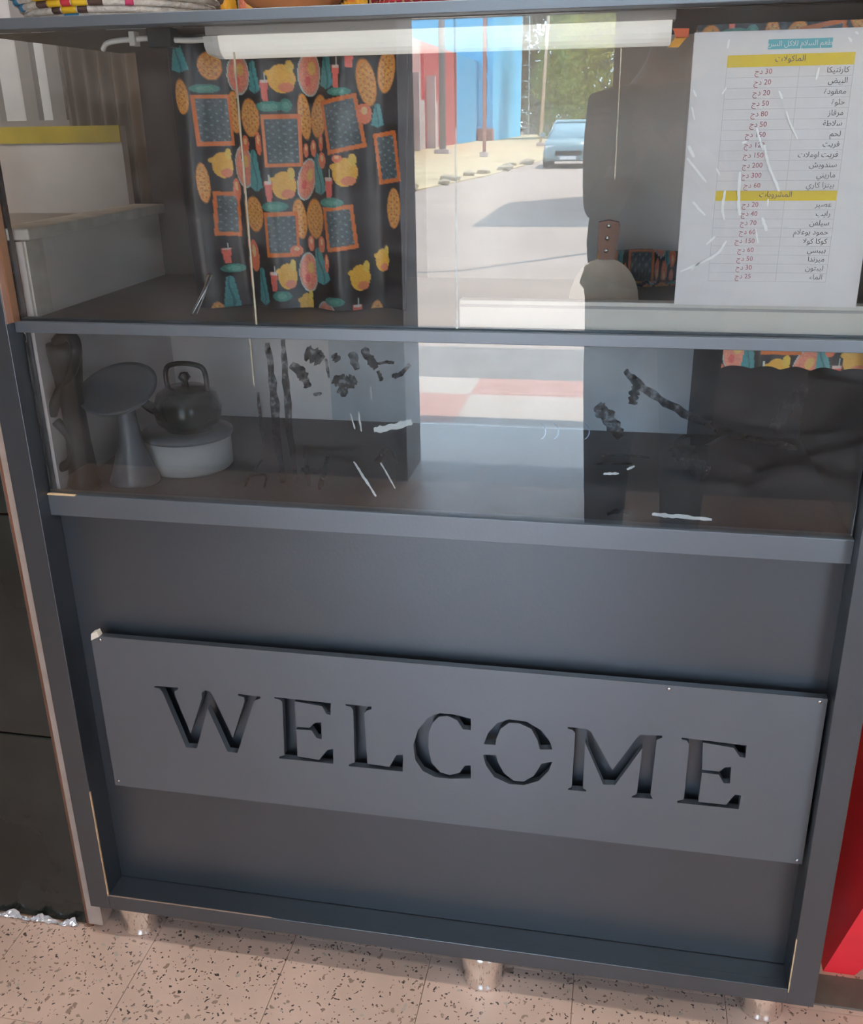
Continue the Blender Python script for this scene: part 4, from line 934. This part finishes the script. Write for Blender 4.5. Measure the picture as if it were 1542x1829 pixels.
car_loft('body', [(0.0, 0.70, 0.28, 0.62, 0.66), (0.08, 0.80, 0.22, 0.74, 0.76), (0.5, 0.86, 0.2, 0.86, 0.80), (1.05, 0.87, 0.2, 0.94, 0.80), (3.4, 0.87, 0.2, 0.98, 0.80), (3.9, 0.84, 0.22, 0.95, 0.78), (4.0, 0.78, 0.3, 0.85, 0.74)], PAINT)
car_loft('cabin', [(0.95, 0.78, 0.90, 0.93, 0.70), (1.65, 0.78, 0.90, 1.40, 0.58), (2.6, 0.78, 0.90, 1.46, 0.58), (3.4, 0.78, 0.92, 1.40, 0.56), (3.85, 0.76, 0.92, 0.98, 0.62)], CG)
car_loft('roof', [(1.62, 0.62, 1.375, 1.42, 0.58), (2.6, 0.63, 1.42, 1.485, 0.58), (3.42, 0.61, 1.375, 1.42, 0.56)], PAINT)
for s in (-1, 1):
    tube('pillar', [gpt(ccx+s*0.72, cdv+0.98, GZ+0.94), gpt(ccx+s*0.57, cdv+1.62, GZ+1.40)], 0.035, PAINT, car, 8)
    box('headlight', ccx+s*0.60-0.14, ccx+s*0.60+0.14, sy(cdv+0.22), sy(cdv+0.03), GZ+0.56, GZ+0.70, mat('headlight_glass', (0.75, 0.78, 0.78), 0.1) if s < 0 else bpy.data.materials['headlight_glass'], car, 0.02)
    box('mirror', ccx+s*0.94-0.09, ccx+s*0.94+0.09, sy(cdv+1.3), sy(cdv+1.2), GZ+0.95, GZ+1.08, PAINT, car, 0.02)
    for dw in (0.72, 3.2):
        wh = empty('wheel', (0, 0, 0)); bpy.data.objects.remove(wh)
        T = Matrix.Rotation(math.pi/2, 3, 'Y')
        o = lathe('wheel', [(0.0, -0.09), (0.20, -0.09), (0.29, -0.085), (0.31, -0.05), (0.31, 0.05), (0.29, 0.085), (0.20, 0.09), (0, 0.09)], TYRE, car, 28, gpt(ccx+s*0.76, cdv+dw, GZ+0.31-0.004), tilt=T)
box('grille', ccx-0.42, ccx+0.42, sy(cdv+0.1), sy(cdv-0.012), GZ+0.40, GZ+0.54, TYRE, car, 0.01)
box('number_plate', ccx-0.26, ccx+0.26, sy(cdv+0.0), sy(cdv-0.03), GZ+0.27, GZ+0.38, WHITE, car, 0.004)
rebase(car)
# unseen block behind the door jamb, added to cast a shadow across the road
trk = empty('shadow_block'); tag(trk, 'unseen pale block added to cast a shadow across the road', 'building')
rx0, rx1, rd0, rd1 = -0.36, 5.5, 17.8, 22.4
box('block', rx0, rx1, sy(rd1), sy(rd0), GZ, GZ+5.0, PALE, trk)
box('parapet', rx0-0.08, rx1+0.08, sy(rd1+0.08), sy(rd0-0.08), GZ+5.0, GZ+5.25, WHITE, trk, 0.01)
box('door', 1.0, 1.9, sy(rd0), sy(rd0-0.05), GZ, GZ+2.1, BLUD, trk, 0.01)
for X in (2.6, 4.0): box('window', X, X+0.9, sy(rd0), sy(rd0-0.04), GZ+1.0, GZ+2.1, CG, trk, 0.01)
rebase(trk)
# street lamp whose shadow crosses the road
sl = empty('street_lamp'); tag(sl, 'street lamp with long oval head beside the road', 'street lamp')
lbx, lbd, lh = 0.55, 13.5, 6.2
tube('post', [gpt(lbx, lbd), gpt(lbx, lbd, GZ+lh)], [0.06, 0.04], mat('lamp_post_grey', (0.3, 0.3, 0.3), 0.5), sl, 12)
tube('arm', spline([gpt(lbx, lbd, GZ+lh-0.05), gpt(lbx-0.3, lbd-0.1, GZ+lh+0.1), gpt(lbx-0.75, lbd-0.2, GZ+lh+0.12)], 6), 0.03, bpy.data.materials['lamp_post_grey'], sl, 10)
tube('lamp_head', spline([gpt(lbx-0.65, lbd-0.18, GZ+lh+0.12), gpt(lbx-1.0, lbd-0.35, GZ+lh+0.12), gpt(lbx-1.5, lbd-0.6, GZ+lh+0.1)], 8), [0.05+0.12*math.sin(math.pi*k/16) for k in range(17)], WHITE, sl, 14, 0.5)
rebase(sl)

# ------------------------------------------------------------------ the photographer, reflected in the glass
per = empty('person'); tag(per, 'person in dark shirt holding up a phone, mirrored in the glass', 'person')
PX, PY = 0.085, -1.56
SKIN = mat('skin', (0.36, 0.20, 0.13), 0.5); SHIRT = mat('dark_shirt', (0.05, 0.05, 0.055), 0.8, var=0.2, vscale=30); TROU = mat('dark_trousers', (0.035, 0.035, 0.045), 0.85); HAIR = mat('black_hair', (0.012, 0.010, 0.010), 0.6); SHOE = mat('black_shoe', (0.02, 0.02, 0.02), 0.4)
def skin(name, pts, edges, m, parent, sub=2, root=0):
    me = bpy.data.meshes.new(name); me.from_pydata([(PX+p[0], PY+p[1], p[2]) for p in pts], edges, []); me.update()
    o = link(name, me, m, parent)
    md = o.modifiers.new('skin', 'SKIN'); md.use_smooth_shade = True
    for i, v in enumerate(me.skin_vertices[0].data):
        r = pts[i][3]; v.radius = (r, pts[i][4] if len(pts[i]) > 4 else r); v.use_root = (i == root)
    s = o.modifiers.new('sub', 'SUBSURF'); s.levels = sub; s.render_levels = sub
    return o
def chain(*ids): return [(a, b) for a, b in zip(ids, ids[1:])]
# body: pelvis, spine, neck, arms, legs in one surface (front of the person faces +y, towards the cabinet)
bp = [(0, 0, 0.96, .165, .115), (0, 0.01, 1.12, .150, .105), (0, 0.0, 1.30, .160, .110), (0, -0.01, 1.42, .095, .075), (0, 0.0, 1.50, .055), (0, 0.025, 1.57, .058),
      (-0.155, 0, 1.385, .058), (-0.15, 0.09, 1.13, .046), (-0.085, 0.26, 1.30, .034), (-0.055, 0.312, 1.345, .024),
      (0.19, 0, 1.39, .062), (0.22, 0.05, 1.14, .048), (0.04, 0.26, 1.29, .034), (0.005, 0.312, 1.335, .024),
      (-0.10, 0, 0.88, .092), (-0.11, 0.02, 0.50, .062), (-0.11, -0.02, 0.10, .042), (-0.12, 0.08, 0.045, .036), (-0.12, 0.17, 0.03, .030),
      (0.10, 0, 0.88, .092), (0.11, 0.02, 0.50, .062), (0.12, -0.02, 0.10, .042), (0.13, 0.08, 0.045, .036), (0.14, 0.17, 0.03, .030)]
be = chain(0, 1, 2, 3, 4, 5)+chain(3, 6, 7, 8, 9)+chain(3, 10, 11, 12, 13)+chain(0, 14, 15, 16, 17, 18)+chain(0, 19, 20, 21, 22, 23)
skin('body', bp, be, SKIN, per)
cl = lambda ids, g: [tuple(list(bp[i][:3])+[r+g for r in bp[i][3:]]) for i in ids]
skin('shirt', [(-0.015, 0, 0.88, .205, .19), (-0.015, 0.01, 1.10, .200, .18), (0, 0, 1.30, .175, .13)]+cl([3, 6, 7, 10, 11], 0.014)+[(-0.13, 0.165, 1.225, .048), (0.125, 0.165, 1.22, .052)], [(0, 1), (1, 2), (2, 3), (3, 4), (4, 5), (3, 6), (6, 7), (5, 8), (7, 9)], SHIRT, per)
skin('trousers', cl([0, 14, 15, 16, 19, 20, 21], 0.016), [(0, 1), (1, 2), (2, 3), (0, 4), (4, 5), (5, 6)], TROU, per)
for s in (0, 5): skin('shoe', [(bp[16+s][0], bp[16+s][1]-0.02, 0.055, .046), (bp[17+s][0], bp[17+s][1], 0.05, .045), (bp[18+s][0], bp[18+s][1]+0.01, 0.042, .038)], [(0, 1), (1, 2)], SHOE, per)
# head with face
hz, hy = 1.635, 0.035
prof = [(0, -0.125), (0.035, -0.118), (0.058, -0.085), (0.070, -0.04), (0.076, 0.0), (0.078, 0.04), (0.070, 0.08), (0.045, 0.108), (0, 0.118)]
hd = lathe('head', prof, SKIN, per, 32, (0, 0, 0))
for v in hd.data.vertices:
    f = 1.18 if v.co.y > 0 else 1.22
    v.co = Vector((PX+v.co.x, PY+hy+v.co.y*f+(0.012 if v.co.z < -0.06 and v.co.y > 0 else 0), hz+v.co.z))
hr = lathe('hair', [(0.081, -0.02), (0.084, 0.03), (0.078, 0.085), (0.05, 0.118), (0, 0.128)], HAIR, per, 32, (0, 0, 0))
for v in hr.data.vertices:
    up_ = 0.055 if (v.co.y > 0.03 and v.co.z < 0.05) else 0
    v.co = Vector((PX+v.co.x, PY+hy-0.006+v.co.y*1.2, hz+v.co.z+up_))
EYEW = mat('eye_white', (0.75, 0.73, 0.70), 0.2); LIP = mat('lip', (0.32, 0.12, 0.10), 0.5)
for s in (-1, 1):
    lathe('eye', [(0, -0.011), (0.008, -0.008), (0.012, 0), (0.008, 0.008), (0, 0.011)], EYEW, per, 16, (PX+s*0.031, PY+hy+0.078, hz+0.005))
    lathe('pupil', [(0, -0.006), (0.005, 0), (0, 0.006)], HAIR, per, 12, (PX+s*0.031, PY+hy+0.089, hz+0.005))
    tube('brow', [(PX+s*0.014, PY+hy+0.091, hz+0.026), (PX+s*0.032, PY+hy+0.088, hz+0.030), (PX+s*0.05, PY+hy+0.076, hz+0.024)], 0.004, HAIR, per, 8)
    lathe('ear', [(0, -0.028), (0.012, -0.02), (0.014, 0.0), (0.015, 0.018), (0, 0.03)], SKIN, per, 14, (PX+s*0.079, PY+hy, hz-0.005))
tube('nose', spline([(PX, PY+hy+0.088, hz+0.012), (PX, PY+hy+0.100, hz-0.012), (PX, PY+hy+0.108, hz-0.030), (PX, PY+hy+0.090, hz-0.040)], 4), [0.006+0.006*math.sin(k*0.2) for k in range(13)], SKIN, per, 10)
tube('mouth', spline([(PX-0.022, PY+hy+0.080, hz-0.066), (PX, PY+hy+0.092, hz-0.064), (PX+0.022, PY+hy+0.080, hz-0.066)], 4), 0.0055, LIP, per, 8)
# hands holding the phone
ph_y = CAM.y-0.022
def hand(s, wx, wz):
    # s = -1 left hand, +1 right hand ; wrist at (wx, wz); phone edge between fingers and palm
    ex = -0.075 if s < 0 else 0.015
    P = [(wx-PX, -1.265-PY, wz, .022), (ex+s*0.012-PX, -1.246-PY, wz+0.030, .024, .014), (ex+s*0.012-PX, -1.243-PY, wz+0.060, .022, .013)]
    E_ = [(0, 1), (1, 2)]
    for k, (dz, ln) in enumerate(((0.070, 0.9), (0.052, 1.0), (0.034, 0.95), (0.016, 0.78))):
        b = len(P)
        P += [(ex+s*0.020-PX, -1.238-PY, wz+dz, .0088), (ex+s*0.016-PX, -1.222-PY, wz+dz+0.006, .0085), (ex+s*0.004-s*0.026*ln-PX, -1.2085-PY+0.0, wz+dz+0.010, .0072)]
        E_ += [(2 if k < 2 else 1, b), (b, b+1), (b+1, b+2)]
    b = len(P)
    P += [(ex-PX, -1.252-PY, wz+0.040, .010), (ex-s*0.022-PX, -1.246-PY, wz+0.062, .0095), (ex-s*0.034-PX, -1.243-PY, wz+0.080, .008)]
    E_ += [(1, b), (b, b+1), (b+1, b+2)]
    return skin('hand', P, E_, SKIN, per, 1)
hand(-1, PX-0.055-0.04, 1.305); hand(1, PX+0.01-0.02, 1.295)
rebase(per)
phn = empty('phone'); tag(phn, 'dark smartphone held up in front of the photographer', 'phone')
box('phone_body', -0.068, 0.010, ph_y-0.008, ph_y, 1.262, 1.424, BLK, phn, 0.003)
box('screen', -0.064, 0.006, ph_y-0.0086, ph_y-0.008, 1.268, 1.418, mat('phone_screen', (0.02, 0.02, 0.025), 0.1), phn)
lathe('lens', [(0, 0), (0.007, 0), (0.007, 0.0016), (0, 0.0016)], BLK, phn, 20, (0.0, ph_y+0.0016, 1.368), tilt=Matrix.Rotation(math.pi/2, 3, 'X'))
rebase(phn)
